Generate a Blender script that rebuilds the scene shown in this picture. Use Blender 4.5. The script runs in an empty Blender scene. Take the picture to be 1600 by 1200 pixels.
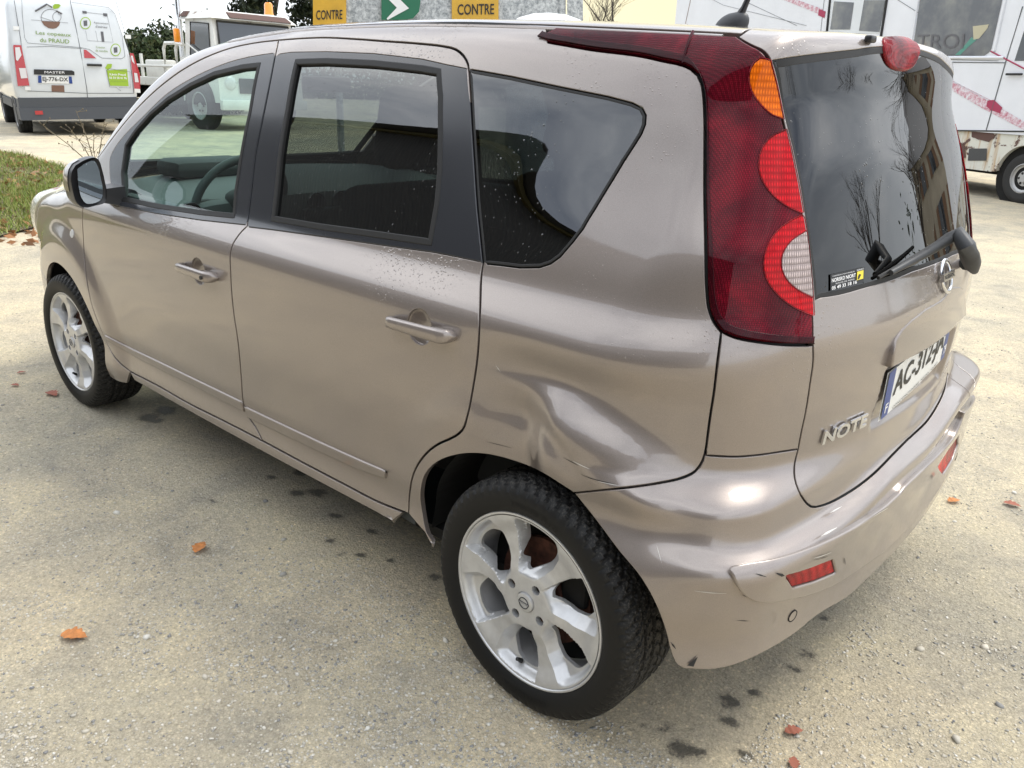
import bpy, bmesh, math, random
import numpy as np
from mathutils import Vector, Matrix
from mathutils.geometry import delaunay_2d_cdt
R_=math.radians
rng=np.random.default_rng(7); random.seed(7)
scn=bpy.context.scene
# ---------------------------------------------------------------- camera
CAM=np.array([0.9972,-2.0094,1.3786]); CRX,CRY,CRZ,CF=-0.3526,0.0355,0.7342,1264.9
def cam_rot():
    cz,sz=math.cos(CRZ),math.sin(CRZ);a=math.pi/2+CRX
    Rz=np.array([[cz,-sz,0],[sz,cz,0],[0,0,1]])
    Rx=np.array([[1,0,0],[0,math.cos(a),-math.sin(a)],[0,math.sin(a),math.cos(a)]])
    Rr=np.array([[math.cos(CRY),-math.sin(CRY),0],[math.sin(CRY),math.cos(CRY),0],[0,0,1]])
    return Rz@Rx@Rr
CR=cam_rot()
cd=bpy.data.cameras.new('camera');cam=bpy.data.objects.new('camera',cd);scn.collection.objects.link(cam)
m4=np.eye(4);m4[:3,:3]=CR;m4[:3,3]=CAM;cam.matrix_world=Matrix(m4.tolist())
cd.sensor_fit='HORIZONTAL';cd.sensor_width=36;cd.lens=CF*36/1600;cd.clip_start=.05;cd.clip_end=2000
scn.camera=cam
scn.render.resolution_x=1024;scn.render.resolution_y=768
# ---------------------------------------------------------------- sky, sun, exposure
SUN_EL,SUN_AZ=R_(58),R_(25)      # azimuth clockwise from +Y
w=bpy.data.worlds.new('World');scn.world=w;w.use_nodes=True
nt=w.node_tree;nt.nodes.clear()
def N(t,k,**kw):
    n=t.nodes.new(k)
    for a,b in kw.items():
        if a[0]=='i' and a[1:].isdigit(): n.inputs[int(a[1:])].default_value=b
        else: setattr(n,a,b)
    return n
sky=N(nt,'ShaderNodeTexSky',sky_type='NISHITA',sun_disc=False,sun_elevation=SUN_EL,sun_rotation=SUN_AZ,air_density=1.0,dust_density=2.0,ozone_density=1.0)
tc=N(nt,'ShaderNodeTexCoord')
mp=N(nt,'ShaderNodeMapping');mp.inputs['Scale'].default_value=(1,1,2.4)
nz=N(nt,'ShaderNodeTexNoise',noise_dimensions='3D');nz.inputs['Scale'].default_value=1.9;nz.inputs['Detail'].default_value=9;nz.inputs['Roughness'].default_value=.56;nz.inputs['Distortion'].default_value=.5
cr=N(nt,'ShaderNodeValToRGB');e=cr.color_ramp.elements
e[0].position=.34;e[0].color=(3.2,3.6,4.4,1);e[1].position=.68;e[1].color=(11.5,11.6,11.8,1)
el=cr.color_ramp.elements.new(.50);el.color=(6.6,7.0,7.6,1)
nz2=N(nt,'ShaderNodeTexNoise');nz2.inputs['Scale'].default_value=1.1;nz2.inputs['Detail'].default_value=5
cr2=N(nt,'ShaderNodeValToRGB');cr2.color_ramp.elements[0].position=.30;cr2.color_ramp.elements[0].color=(.72,.72,.72,1);cr2.color_ramp.elements[1].position=.50
sep=N(nt,'ShaderNodeSeparateXYZ')
hor=N(nt,'ShaderNodeMapRange');hor.inputs[1].default_value=0.0;hor.inputs[2].default_value=.40;hor.inputs[3].default_value=1.0;hor.inputs[4].default_value=0.0
bri=N(nt,'ShaderNodeMix',data_type='RGBA');bri.inputs[7].default_value=(4.9,5.2,5.4,1)
mx=N(nt,'ShaderNodeMix',data_type='RGBA')
bg=N(nt,'ShaderNodeBackground');bg.inputs[1].default_value=.115
wo=N(nt,'ShaderNodeOutputWorld')
L=nt.links.new
L(tc.outputs['Generated'],mp.inputs[0]);L(mp.outputs[0],nz.inputs['Vector']);L(mp.outputs[0],nz2.inputs['Vector'])
L(nz.outputs['Fac'],cr.inputs[0]);L(nz2.outputs['Fac'],cr2.inputs[0])
L(tc.outputs['Generated'],sep.inputs[0]);L(sep.outputs[2],hor.inputs[0])
L(hor.outputs[0],bri.inputs[0]);L(cr.outputs[0],bri.inputs[6])
L(cr2.outputs[0],mx.inputs[0]);L(sky.outputs[0],mx.inputs[6]);L(bri.outputs[2],mx.inputs[7])
gd=N(nt,'ShaderNodeVectorMath',operation='DOT_PRODUCT');gd.inputs[1].default_value=(-.47,.87,.14);L(tc.outputs['Generated'],gd.inputs[0])
gp=N(nt,'ShaderNodeMapRange');gp.inputs[1].default_value=.90;gp.inputs[2].default_value=1.0;gp.interpolation_type='SMOOTHSTEP';L(gd.outputs['Value'],gp.inputs[0])
gm_=N(nt,'ShaderNodeMix',data_type='RGBA');gm_.inputs[7].default_value=(4.5,4.1,2.7,1);L(gp.outputs[0],gm_.inputs[0]);L(mx.outputs[2],gm_.inputs[6])
L(gm_.outputs[2],bg.inputs[0]);L(bg.outputs[0],wo.inputs[0])
sd=bpy.data.lights.new('sun','SUN');sd.energy=1.1;sd.angle=R_(24);sd.color=(1,.95,.86)
so=bpy.data.objects.new('sun',sd);scn.collection.objects.link(so)
sv=Vector((math.sin(SUN_AZ)*math.cos(SUN_EL),math.cos(SUN_AZ)*math.cos(SUN_EL),math.sin(SUN_EL)))
so.rotation_euler=sv.to_track_quat('Z','Y').to_euler();so.location=(0,0,30)
vs=scn.view_settings;vs.view_transform='Standard';vs.look='None';vs.gamma=1;vs.exposure=1.15;vs.use_curve_mapping=False
scn.cycles.use_denoising=True
scn.cycles.max_bounces=10;scn.cycles.transparent_max_bounces=12

def px_rays(P):
    P=np.atleast_2d(np.asarray(P,float))
    d=np.stack([(P[:,0]-800)/CF,(600-P[:,1])/CF,-np.ones(len(P))],1)@CR.T
    return d/np.linalg.norm(d,axis=1)[:,None]
def project(P):
    q=(np.atleast_2d(P)-CAM)@CR
    return np.stack([800+CF*q[:,0]/-q[:,2],600-CF*q[:,1]/-q[:,2]],1)
def px_plane(u,v,ax,val):
    d=px_rays([(u,v)])[0];t=(val-CAM[ax])/d[ax];return CAM+t*d
# ---------- smooth 1-D profiles ----------
def prof(pts,sig=.02,h=.002):
    pts=np.array(pts,float);a=pts[0,0]-.3;b=pts[-1,0]+.3
    g=np.arange(a,b,h)
    m=np.gradient(pts[:,1],pts[:,0])
    # pchip-like tangents
    dx=np.diff(pts[:,0]);dl=np.diff(pts[:,1])/dx
    m=np.zeros(len(pts));m[0]=dl[0];m[-1]=dl[-1]
    for i in range(1,len(pts)-1):
        if dl[i-1]*dl[i]>0:
            w1=2*dx[i]+dx[i-1];w2=dx[i]+2*dx[i-1];m[i]=(w1+w2)/(w1/dl[i-1]+w2/dl[i])
    i=np.clip(np.searchsorted(pts[:,0],g)-1,0,len(dx)-1)
    t=(g-pts[i,0])/dx[i];tc=np.clip(t,0,1)
    y=(2*tc**3-3*tc**2+1)*pts[i,1]+(tc**3-2*tc**2+tc)*dx[i]*m[i]+(-2*tc**3+3*tc**2)*pts[i+1,1]+(tc**3-tc**2)*dx[i]*m[i+1]
    y+=np.where(t<0,t*dx[i]*m[0],0)+np.where(t>1,(t-1)*dx[i]*m[-1],0)
    n=int(3*sig/h);k=np.exp(-.5*(np.arange(-n,n+1)*h/sig)**2);k/=k.sum()
    y=np.convolve(np.pad(y,n,mode='reflect',reflect_type='odd'),k,'valid')
    return lambda q,g=g,y=y:np.interp(q,g,y)
def smax(a,b,k):
    h=np.clip(.5+.5*(a-b)/k,0,1);return b+(a-b)*h+k*h*(1-h)
def sst(x,a,b):
    t=np.clip((x-a)/(b-a),0,1);return t*t*t*(t*(6*t-15)+10)
# ---------- body shape ----------
WZ=.29; RX=0.;FX=-2.6   # axle height, axles
side=prof([(.12,.775),(.22,.800),(.28,.815),(.36,.806),(.44,.822),(.55,.829),(.70,.832),(.84,.832),(.895,.828),(.93,.811),(.985,.770),(1.04,.752),(1.15,.716),(1.28,.672),(1.38,.636),(1.45,.605),(1.52,.565)],.014)
taper=prof([(-3.5,-.16),(-3.2,-.10),(-2.9,-.045),(-2.5,-.012),(-2.0,0),(-1.2,.004),(-.6,0),(0,-.008),(.25,-.022),(.6,-.06)],.06)
ghtaper=prof([(-3.2,0),(-2.2,0),(-1.2,.012),(-.5,.004),(0,-.02),(.3,-.035),(.5,-.055)],.08)
topx=prof([(-3.55,.70),(-3.4,.78),(-3.25,.86),(-3.1,.912),(-2.9,.955),(-2.66,1.005),(-2.5,1.12),(-2.3,1.27),(-2.1,1.39),(-1.9,1.468),(-1.7,1.510),(-1.5,1.533),(-1.2,1.550),(-.8,1.553),(-.4,1.543),(-.1,1.530),(.1,1.518),(.25,1.508),(.4,1.496)],.03)
crown=prof([(-.9,.12),(-.75,.065),(-.6,.033),(-.4,.014),(-.2,.003),(0,0),(.2,.003),(.4,.014),(.6,.033),(.75,.065),(.9,.12)],.03)
rear=prof([(.10,.46),(.18,.50),(.25,.525),(.33,.530),(.41,.525),(.48,.530),(.53,.533),(.570,.541),(.582,.538),(.604,.4955),(.66,.4925),(.80,.502),(.92,.505),(1.0,.485),(1.10,.451),(1.25,.404),(1.38,.357),(1.46,.342),(1.56,.32)],.010)
rplan=prof([(-1,-.32),(-.75,-.165),(-.6,-.092),(-.4,-.038),(-.2,-.009),(0,0),(.2,-.009),(.4,-.038),(.6,-.092),(.75,-.165),(1,-.32)],.04)
front=prof([(.1,-3.30),(.3,-3.40),(.5,-3.42),(.7,-3.38),(.85,-3.28),(.95,-3.1)],.03)
fplan=prof([(-1,.50),(-.8,.30),(-.6,.14),(-.4,.05),(-.2,.012),(0,0),(.2,.012),(.4,.05),(.6,.14),(.8,.30),(1,.50)],.05)
def dent(x,z):
    # crumpled crease above the rear wheel (left side only)
    a=-.015*np.exp(-(((x+.06)/.105)**2+((z-.722)/.038)**2))+.005*np.exp(-(((x+.03)/.13)**2+((z-.790)/.020)**2))
    # sharp fold running down towards the bumper joint
    u=(x-.02)*.80-(z-.735)*.60;v=(x-.02)*.60+(z-.735)*.80
    b=-.008*np.exp(-(v/.026)**2)*sst(u,-.06,.02)*(1-sst(u,.10,.19))
    c=.003*np.exp(-(((x+.17)/.03)**2+((z-.68)/.03)**2))-.003*np.exp(-(((x+.10)/.05)**2+((z-.665)/.018)**2))
    return a+b+c
def W(x,z,left):
    w=side(z)+taper(x)+sst(z,.98,1.3)*ghtaper(x)
    # wheel-arch flares
    w=w-.030*sst(x,-.28,.02)*(1-sst(z,.80,.92))*sst(z,.42,.60)*(1-sst(x,.30,.42))
    for ax,a in((RX,.058),(FX,.026)):
        r=np.hypot(x-ax,np.maximum(z-WZ,0)*.98+np.minimum(z-WZ,0)*.6)
        an=np.degrees(np.arctan2(z-WZ,x-ax))
        if ax==RX:
            k=(1-.80*sst(an,80,100));up=sst(z,.56,.68)
            w=w+k*(up*a*(1-sst(r,.425,.535))*(1-sst(x,.24,.46))+(1-up)*.034*(1-sst(r,.38,.56))*(1-sst(x,.24,.46)))
        else: w=w+a*(1-sst(r,.40,.545))
    # rear corner: bumper swells outwards below its shoulder
    w=w+.030*sst(x,.02,.30)*(1-sst(z,.50,.615))
    # gentle door scallop
    w=w-.008*sst(x,-2.2,-1.8)*(1-sst(x,-.5,-.2))*np.exp(-((z-.50)/.10)**2)
    w=w+np.where(left,dent(x,z),0)
    return w
def F(P):
    x,y,z=P[:,0],P[:,1],P[:,2];ay=np.abs(y)
    s=ay-W(x,z,y<0)
    t=(z-(topx(x-.22*y*y)-crown(y)))*(1-.32*sst(x,-2.75,-2.55)*(1-sst(x,-2.1,-1.6)))
    rec=.016*sst(z,.68,.715)*(1-sst(z,.82,.845))*(1-sst(ay,.232,.262))
    r=(x+rec-rear(z+.040*sst(-y,.08,.52)*(1-sst(z,.64,.72))-.048*sst(y,-.05,.40)*(1-sst(z,.64,.72)))-rplan(y)*(.4+.6*sst(z,.62,.7)-.10*sst(z,.98,1.12)))*.97
    f=(front(z)+fplan(y)-x)*.9
    kt=.05+.02*sst(x,-1.9,-1.2)
    a=smax(s,t,kt)
    kr=.20-.06*sst(z,.95,1.15)-.05*(1-sst(z,.5,.8))
    b=smax(a,r,np.where(t>-.1,np.minimum(kr,.20),kr)*(1-.8*sst(t,-.15,0)))
    return smax(b,f,.10)
def grad(P,h=.003):
    g=np.stack([F(P+h*np.eye(3)[i])-F(P-h*np.eye(3)[i]) for i in range(3)],1)
    return g/np.linalg.norm(g,axis=1)[:,None]
def march(O,D,t0,t1,n=160):
    """first crossing outside->inside (or inside->outside) of F along rays"""
    m=len(O);ts=np.linspace(0,1,n);hit=np.full(m,np.nan)
    prev=F(O+D*t0[:,None]);lo=t0.copy();hi=t0.copy();done=np.zeros(m,bool)
    for i in range(1,n):
        t=t0+(t1-t0)*ts[i];c=F(O+D*t[:,None])
        new=(~done)&(np.sign(c)!=np.sign(prev))
        lo[new]=(t0+(t1-t0)*ts[i-1])[new];hi[new]=t[new];done|=new
        if done.all():break
        prev=np.where(done,prev,c)
    fl=F(O+D*lo[:,None])
    for _ in range(30):
        mid=.5*(lo+hi);fm=F(O+D*mid[:,None]);same=np.sign(fm)==np.sign(fl)
        lo=np.where(same,mid,lo);hi=np.where(same,hi,mid)
    t=.5*(lo+hi);t[~done]=np.nan
    return t
def px_body(P):
    P=np.atleast_2d(np.asarray(P,float));D=px_rays(P);O=np.repeat(CAM[None],len(P),0)
    t=march(O,D,np.full(len(P),.5),np.full(len(P),6.),500)
    return O+D*t[:,None]

# ---------------------------------------------------------------- materials
MAT={}
def mat(name,base=(.5,.5,.5),rough=.5,metal=0.,coat=0.,coatr=.03,spec=.5,emit=None,alpha=None):
    m=bpy.data.materials.new(name);m.use_nodes=True;b=m.node_tree.nodes['Principled BSDF']
    b.inputs['Base Color'].default_value=(*base,1);b.inputs['Roughness'].default_value=rough;b.inputs['Metallic'].default_value=metal
    b.inputs['Coat Weight'].default_value=coat;b.inputs['Coat Roughness'].default_value=coatr;b.inputs['Specular IOR Level'].default_value=spec
    if emit: b.inputs['Emission Color'].default_value=(*emit[0],1);b.inputs['Emission Strength'].default_value=emit[1]
    MAT[name]=m;return m
def bs(m): return m.node_tree.nodes['Principled BSDF']
def tex(m,kind,scale=5.,detail=6.,rough=.6,coord='Object',mscale=None,dist=0.):
    t=m.node_tree;c=N(t,'ShaderNodeTexCoord');n=N(t,kind)
    n.inputs['Scale'].default_value=scale
    if kind=='ShaderNodeTexNoise': n.inputs['Detail'].default_value=detail;n.inputs['Roughness'].default_value=rough;n.inputs['Distortion'].default_value=dist
    src=c.outputs[coord]
    if mscale:
        mp=N(t,'ShaderNodeMapping');mp.inputs['Scale'].default_value=mscale;t.links.new(src,mp.inputs[0]);src=mp.outputs[0]
    t.links.new(src,n.inputs['Vector']);return n
def ramp(m,src,stops):
    t=m.node_tree;r=N(t,'ShaderNodeValToRGB');e=r.color_ramp.elements
    while len(e)<len(stops): e.new(.5)
    for i,(p,c) in enumerate(stops): e[i].position=p;e[i].color=(*c,1) if len(c)==3 else c
    t.links.new(src,r.inputs[0]);return r
def mixc(m,fac,a,b,mode='MIX'):
    t=m.node_tree;x=N(t,'ShaderNodeMix',data_type='RGBA',blend_type=mode)
    for i,v in ((0,fac),(6,a),(7,b)):
        if isinstance(v,(int,float)): x.inputs[i].default_value=v
        elif isinstance(v,tuple): x.inputs[i].default_value=(*v,1)
        else: t.links.new(v,x.inputs[i])
    return x.outputs[2]
def math_(m,op,a,b=None,c=None,clamp=False):
    t=m.node_tree;x=N(t,'ShaderNodeMath',operation=op,use_clamp=clamp)
    for i,v in enumerate((a,b,c)):
        if v is None: continue
        if isinstance(v,(int,float)): x.inputs[i].default_value=v
        else: t.links.new(v,x.inputs[i])
    return x.outputs[0]
def bump(m,h,strength=.3,dist=.01,into='Normal',prev=None):
    t=m.node_tree;b=N(t,'ShaderNodeBump');b.inputs['Strength'].default_value=strength;b.inputs['Distance'].default_value=dist
    t.links.new(h,b.inputs['Height'])
    if prev: t.links.new(prev,b.inputs['Normal'])
    if into: 
        for i in into.split(','): t.links.new(b.outputs[0],bs(m).inputs[i])
    return b.outputs[0]
def link(m,out,inp): m.node_tree.links.new(out,bs(m).inputs[inp])
def sub_noise(m,base,amt=.06,scale=4.,inp='Base Color'):
    n=tex(m,'ShaderNodeTexNoise',scale,8,.62)
    c=ramp(m,n.outputs['Fac'],[(.3,tuple(v*(1-amt) for v in base)),(.7,tuple(min(1,v*(1+amt)) for v in base))])
    link(m,c.outputs[0],inp);return n
# ---------------------------------------------------------------- object helpers
COL=scn.collection
def link_mesh(name,me,m=None,parent=None,smooth=False):
    o=bpy.data.objects.new(name,me);COL.objects.link(o)
    if m is not None:
        for x in (m if isinstance(m,(list,tuple)) else [m]): me.materials.append(MAT[x] if isinstance(x,str) else x)
    if smooth and len(me.polygons): me.polygons.foreach_set('use_smooth',[True]*len(me.polygons))
    if parent: o.parent=parent
    return o
def raw(name,V,Fc,m=None,parent=None,smooth=False):
    me=bpy.data.meshes.new(name);me.from_pydata([tuple(map(float,v)) for v in V],[],[tuple(map(int,f)) for f in Fc]);me.update()
    return link_mesh(name,me,m,parent,smooth)
def thing(name,label,cat,loc=(0,0,0),rz=0,group=None,kind=None):
    o=bpy.data.objects.new(name,None);COL.objects.link(o);o.location=loc;o.rotation_euler=(0,0,rz);o.empty_display_size=.1
    return tag(o,label,cat,group,kind)
def tag(o,label,cat,group=None,kind=None):
    if label:o['label']=label
    if cat:o['category']=cat
    if group:o['group']=group
    if kind:o['kind']=kind
    return o
class MB:
    def __init__(s): s.b=bmesh.new()
    def box(s,c,d,bev=0,rot=None,seg=2):
        r=bmesh.ops.create_cube(s.b,size=1);vs_=r['verts']
        M=Matrix.Translation(c)@(rot.to_4x4() if rot is not None else Matrix())@Matrix.Diagonal((*d,1))
        bmesh.ops.transform(s.b,matrix=M,verts=vs_)
        if bev>0:
            es=list({e for v in vs_ for e in v.link_edges})
            bmesh.ops.bevel(s.b,geom=es,offset=bev,segments=seg,affect='EDGES',profile=.5)
        return s
    def hexa(s,P):
        vs_=[s.b.verts.new(p) for p in P]
        for f in ((3,2,1,0),(4,5,6,7),(0,1,5,4),(1,2,6,5),(2,3,7,6),(3,0,4,7)): s.b.faces.new([vs_[i] for i in f])
        return s
    def tube(s,pts,r,n=8,cap=True):
        pts=[Vector(p) for p in pts];rr=r if isinstance(r,(list,tuple)) else [r]*len(pts);rings=[]
        up=Vector((0,0,1))
        for i,p in enumerate(pts):
            t=(pts[min(i+1,len(pts)-1)]-pts[max(i-1,0)]).normalized()
            a=t.cross(up)
            if a.length<.1:a=t.cross(Vector((1,0,0)))
            a.normalize();b_=t.cross(a).normalized()
            rings.append([s.b.verts.new(p+(a*math.cos(k*2*math.pi/n)+b_*math.sin(k*2*math.pi/n))*rr[i]) for k in range(n)])
        for i in range(len(rings)-1):
            for k in range(n): s.b.faces.new((rings[i][k],rings[i][(k+1)%n],rings[i+1][(k+1)%n],rings[i+1][k]))
        if cap:
            s.b.faces.new(rings[0][::-1]);s.b.faces.new(rings[-1])
        return s
    def lathe(s,prof_,n=48,axis='z',c=(0,0,0),close=False,cap=False):
        """profile of (radius, height) swept round the axis"""
        rings=[]
        for (r,h) in prof_:
            ring=[]
            for k in range(n):
                a=2*math.pi*k/n;x,y=r*math.cos(a),r*math.sin(a)
                p={'z':(x,y,h),'y':(x,h,y),'x':(h,x,y)}[axis]
                ring.append(s.b.verts.new((p[0]+c[0],p[1]+c[1],p[2]+c[2])))
            rings.append(ring)
        m=len(rings)
        for i in range(m if close else m-1):
            A,B=rings[i],rings[(i+1)%m]
            for k in range(n): s.b.faces.new((A[k],A[(k+1)%n],B[(k+1)%n],B[k]))
        if cap: s.b.faces.new(rings[0][::-1]);s.b.faces.new(rings[-1])
        return s
    def prism(s,poly,z0,z1,axis='z',frame=None):
        """poly 2D extruded between two heights; frame = (origin, ex, ey, ez)"""
        def P(a,b,h):
            if frame is not None: o,ex,ey,ez=frame;return o+ex*a+ey*b+ez*h
            return {'z':Vector((a,b,h)),'y':Vector((a,h,b)),'x':Vector((h,a,b))}[axis]
        A=[s.b.verts.new(P(a,b,z0)) for a,b in poly];B=[s.b.verts.new(P(a,b,z1)) for a,b in poly]
        n=len(poly)
        s.b.faces.new(A[::-1]);s.b.faces.new(B)
        for i in range(n): s.b.faces.new((A[i],A[(i+1)%n],B[(i+1)%n],B[i]))
        return s
    def sphere(s,c,d,u=16,v=10):
        r=bmesh.ops.create_uvsphere(s.b,u_segments=u,v_segments=v,radius=.5)
        bmesh.ops.transform(s.b,matrix=Matrix.Translation(c)@Matrix.Diagonal((*d,1)),verts=r['verts']);return s
    def bevel(s,off,seg=2,ang=30):
        es=[e for e in s.b.edges if len(e.link_faces)==2 and e.calc_face_angle(0)>R_(ang)]
        bmesh.ops.bevel(s.b,geom=es,offset=off,segments=seg,affect='EDGES');return s
    def build(s,name,m,parent=None,smooth=False,sharp=35):
        bmesh.ops.recalc_face_normals(s.b,faces=s.b.faces)
        me=bpy.data.meshes.new(name);s.b.to_mesh(me);s.b.free()
        o=link_mesh(name,me,m,parent,smooth)
        if smooth:
            try: me.set_sharp_from_angle(angle=R_(sharp))
            except Exception: pass
        return o
def text_geom(s,size=1.,bold=.0,res=3):
    cu=bpy.data.curves.new('t','FONT');cu.body=s;cu.size=size;cu.offset=bold;cu.resolution_u=res
    o=bpy.data.objects.new('t',cu);COL.objects.link(o)
    dg=bpy.context.evaluated_depsgraph_get();me=o.evaluated_get(dg).to_mesh()
    V=np.array([v.co[:2] for v in me.vertices]);Fc=[tuple(p.vertices) for p in me.polygons]
    o.evaluated_get(dg).to_mesh_clear();bpy.data.objects.remove(o);bpy.data.curves.remove(cu)
    mn,mx_=V.min(0),V.max(0)
    return (V-mn)/(mx_-mn),Fc           # unit square
def flat_text(name,s,o,ex,ey,w_,h_,m,parent=None,lift=.002,bold=0.):
    V,Fc=text_geom(s,1.,bold);o,ex,ey=map(Vector,(o,ex,ey));nn=ex.cross(ey)
    return raw(name,[o+ex*(a*w_)+ey*(b*h_)+nn*lift for a,b in V],Fc,m,parent)
# ---------------------------------------------------------------- body charts
XC,YC,ZC,RR,RV=.12,.42,1.13,.35,.36
UC=XC+RR*math.pi/2+YC
def wrap_fwd(uv):
    uv=np.atleast_2d(uv);u,v=uv[:,0],uv[:,1]
    right=u>UC;uu=np.where(right,2*UC-u,u)
    cx=np.minimum(uu,XC);th=np.clip((uu-XC)/RR,0,math.pi/2);cy=-YC+np.clip(uu-XC-RR*math.pi/2,0,YC)
    cz=np.minimum(v,ZC);ph=np.maximum(v-ZC,0)/RV
    O=np.stack([cx,cy,cz],1);D=np.stack([np.cos(ph)*np.sin(th),-np.cos(ph)*np.cos(th),np.sin(ph)],1)
    # shoot outwards
    O[right,1]*=-1;D[right,1]*=-1
    t=march(O,D,np.full(len(O),.02),np.full(len(O),.95),40)
    P=O+D*t[:,None]
    return P
def wrap_inv(P):
    P=np.atleast_2d(P);x,y,z=P[:,0],P[:,1].copy(),P[:,2]
    right=y>0;y=-np.abs(y)
    cx=np.minimum(x,XC);cy=np.maximum(y,-YC);cz=np.minimum(z,ZC)
    dx,dy,dz=x-cx,y-cy,z-cz
    th=np.arctan2(dx,-dy);th=np.where((dx<=0)&(dy>=0),0,th);ph=np.arctan2(dz,np.hypot(dx,dy))
    u=cx+RR*th+(cy+YC);v=cz+RV*ph
    return np.stack([np.where(right,2*UC-u,u),v],1)
def top_fwd(xy):
    xy=np.atleast_2d(xy);O=np.c_[xy,np.full(len(xy),.45)];D=np.tile([0,0,1.],(len(xy),1))
    t=march(O,D,np.zeros(len(xy)),np.full(len(xy),1.3),60);return O+D*t[:,None]
def top_inv(P): return np.atleast_2d(P)[:,:2].copy()
CH={'wrap':(wrap_fwd,wrap_inv),'top':(top_fwd,top_inv)}
def cat(P,step=6.,closed=False):
    """Catmull-Rom through the points, resampled"""
    P=np.asarray(P,float);n=len(P)
    if n<3: 
        k=max(2,int(np.linalg.norm(P[-1]-P[0])/step));return np.array([P[0]+(P[-1]-P[0])*i/k for i in range(k+1)])
    Q=np.vstack([2*P[0]-P[1],P,2*P[-1]-P[-2]]);out=[]
    for i in range(1,n):
        a,b,c,d=Q[i-1],Q[i],Q[i+1],Q[i+2];k=max(1,int(np.linalg.norm(c-b)/step))
        # centripetal-ish: damp the tangents by neighbour distances
        l0,l1,l2=np.linalg.norm(b-a)+1e-9,np.linalg.norm(c-b)+1e-9,np.linalg.norm(d-c)+1e-9
        m1=((b-a)/l0+(c-b)/l1)*.5*l1;m2=((c-b)/l1+(d-c)/l2)*.5*l1
        for j in range(k):
            t=j/k;out.append((2*t**3-3*t**2+1)*b+(t**3-2*t**2+t)*m1+(-2*t**3+3*t**2)*c+(t**3-t**2)*m2)
    out.append(P[-1]);return np.array(out)
def PX(pts,smooth=True,chart='wrap'):
    """a curve traced in the photograph, laid on the body surface, as chart coordinates"""
    q=cat(pts,7.) if smooth else np.asarray(pts,float)
    P=px_body(q);ok=~np.isnan(P[:,0])
    if (~ok).sum()>len(q)*.2: print('PX miss',(~ok).sum(),'of',len(q),pts[0])
    return CH[chart][1](P[ok])
def mir(uv):
    uv=np.asarray(uv,float);d=UC-uv[:,0];dv=.030*sst(d,.0,.45)*(1-sst(d,.55,.75))*(1-sst(uv[:,1],.66,.74))*sst(uv[:,1],.3,.5)
    return np.c_[2*UC-uv[:,0],uv[:,1]+dv][::-1]
def resample(poly,step):
    P=np.vstack([poly,poly[:1]]);d=np.linalg.norm(np.diff(P,axis=0),axis=1);keep=[P[0]]
    out=[]
    for a,b,l in zip(P[:-1],P[1:],d):
        if l<1e-6: continue
        k=max(1,int(round(l/step)))
        for j in range(k): out.append(a+(b-a)*j/k)
    out=np.array(out)
    # drop points closer than step*.35
    res=[out[0]]
    for p in out[1:]:
        if np.linalg.norm(p-res[-1])>step*.4: res.append(p)
    if np.linalg.norm(res[-1]-res[0])<step*.4: res.pop()
    return np.array(res)
def area2(p): return .5*np.sum(p[:,0]*np.roll(p[:,1],-1)-np.roll(p[:,0],-1)*p[:,1])
def inpoly(q,poly):
    x,y=q[:,0],q[:,1];c=np.zeros(len(q),bool);n=len(poly);j=n-1
    for i in range(n):
        xi,yi=poly[i];xj,yj=poly[j]
        with np.errstate(divide='ignore',invalid='ignore'):
            cond=((yi>y)!=(yj>y))&(x<(xj-xi)*(y-yi)/(yj-yi+1e-15)+xi)
        c^=cond;j=i
    return c
def seg_dist(q,poly):
    """distance of points to a closed polyline's vertices (dense)"""
    d=np.full(len(q),9.)
    for i in range(0,len(poly),64):
        c=poly[i:i+64];d=np.minimum(d,np.sqrt(((q[:,None]-c[None])**2).sum(2)).min(1))
    return d
def cdt_fill(loops,h,creases=()):
    """triangulate region bounded by loops[0] minus loops[1:], with interior points at spacing h"""
    out=loops[0];mn,mx_=out.min(0),out.max(0)
    gx=np.arange(mn[0],mx_[0],h);gy=np.arange(mn[1],mx_[1],h*.866)
    G=np.array([(x+(h/2 if j%2 else 0),y) for j,y in enumerate(gy) for x in gx])
    if len(G):
        k=inpoly(G,out)
        for l in loops[1:]: k&=~inpoly(G,l)
        G=G[k]
        for l in loops: 
            if len(G): G=G[seg_dist(G,l)>h*.62]
        for l in creases:
            if len(G): G=G[seg_dist(G,l)>h*.5]
    V=[tuple(p) for l in loops for p in l];E=[];s=0
    for l in loops:
        n=len(l);E+=[(s+i,s+(i+1)%n) for i in range(n)];s+=n
    nb=len(V)
    for l in creases:
        k0=len(V);V+=[tuple(p) for p in l];E+=[(k0+i,k0+i+1) for i in range(len(l)-1)]
    V+=[tuple(p) for p in G]
    r=delaunay_2d_cdt([Vector(v) for v in V],E,[],0,1e-7,True)
    vo=np.array([tuple(v) for v in r[0]]);fc=[f for f in r[2] if len(f)==3]
    if not len(fc): return vo,[],[]
    ct=np.array([vo[list(f)].mean(0) for f in fc]);k=inpoly(ct,out)
    for l in loops[1:]: k&=~inpoly(ct,l)
    fc=[f if area2(vo[list(f)])>0 else f[::-1] for f,a in zip(fc,k) if a]
    orig=r[3];mp_={}
    for i,o in enumerate(orig):
        for j in o:
            if j<nb: mp_[j]=i
    lo=[];s=0
    for l in loops: lo.append([mp_.get(s+i,-1) for i in range(len(l))]);s+=len(l)
    return vo,fc,lo
ADDF=[]
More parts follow.
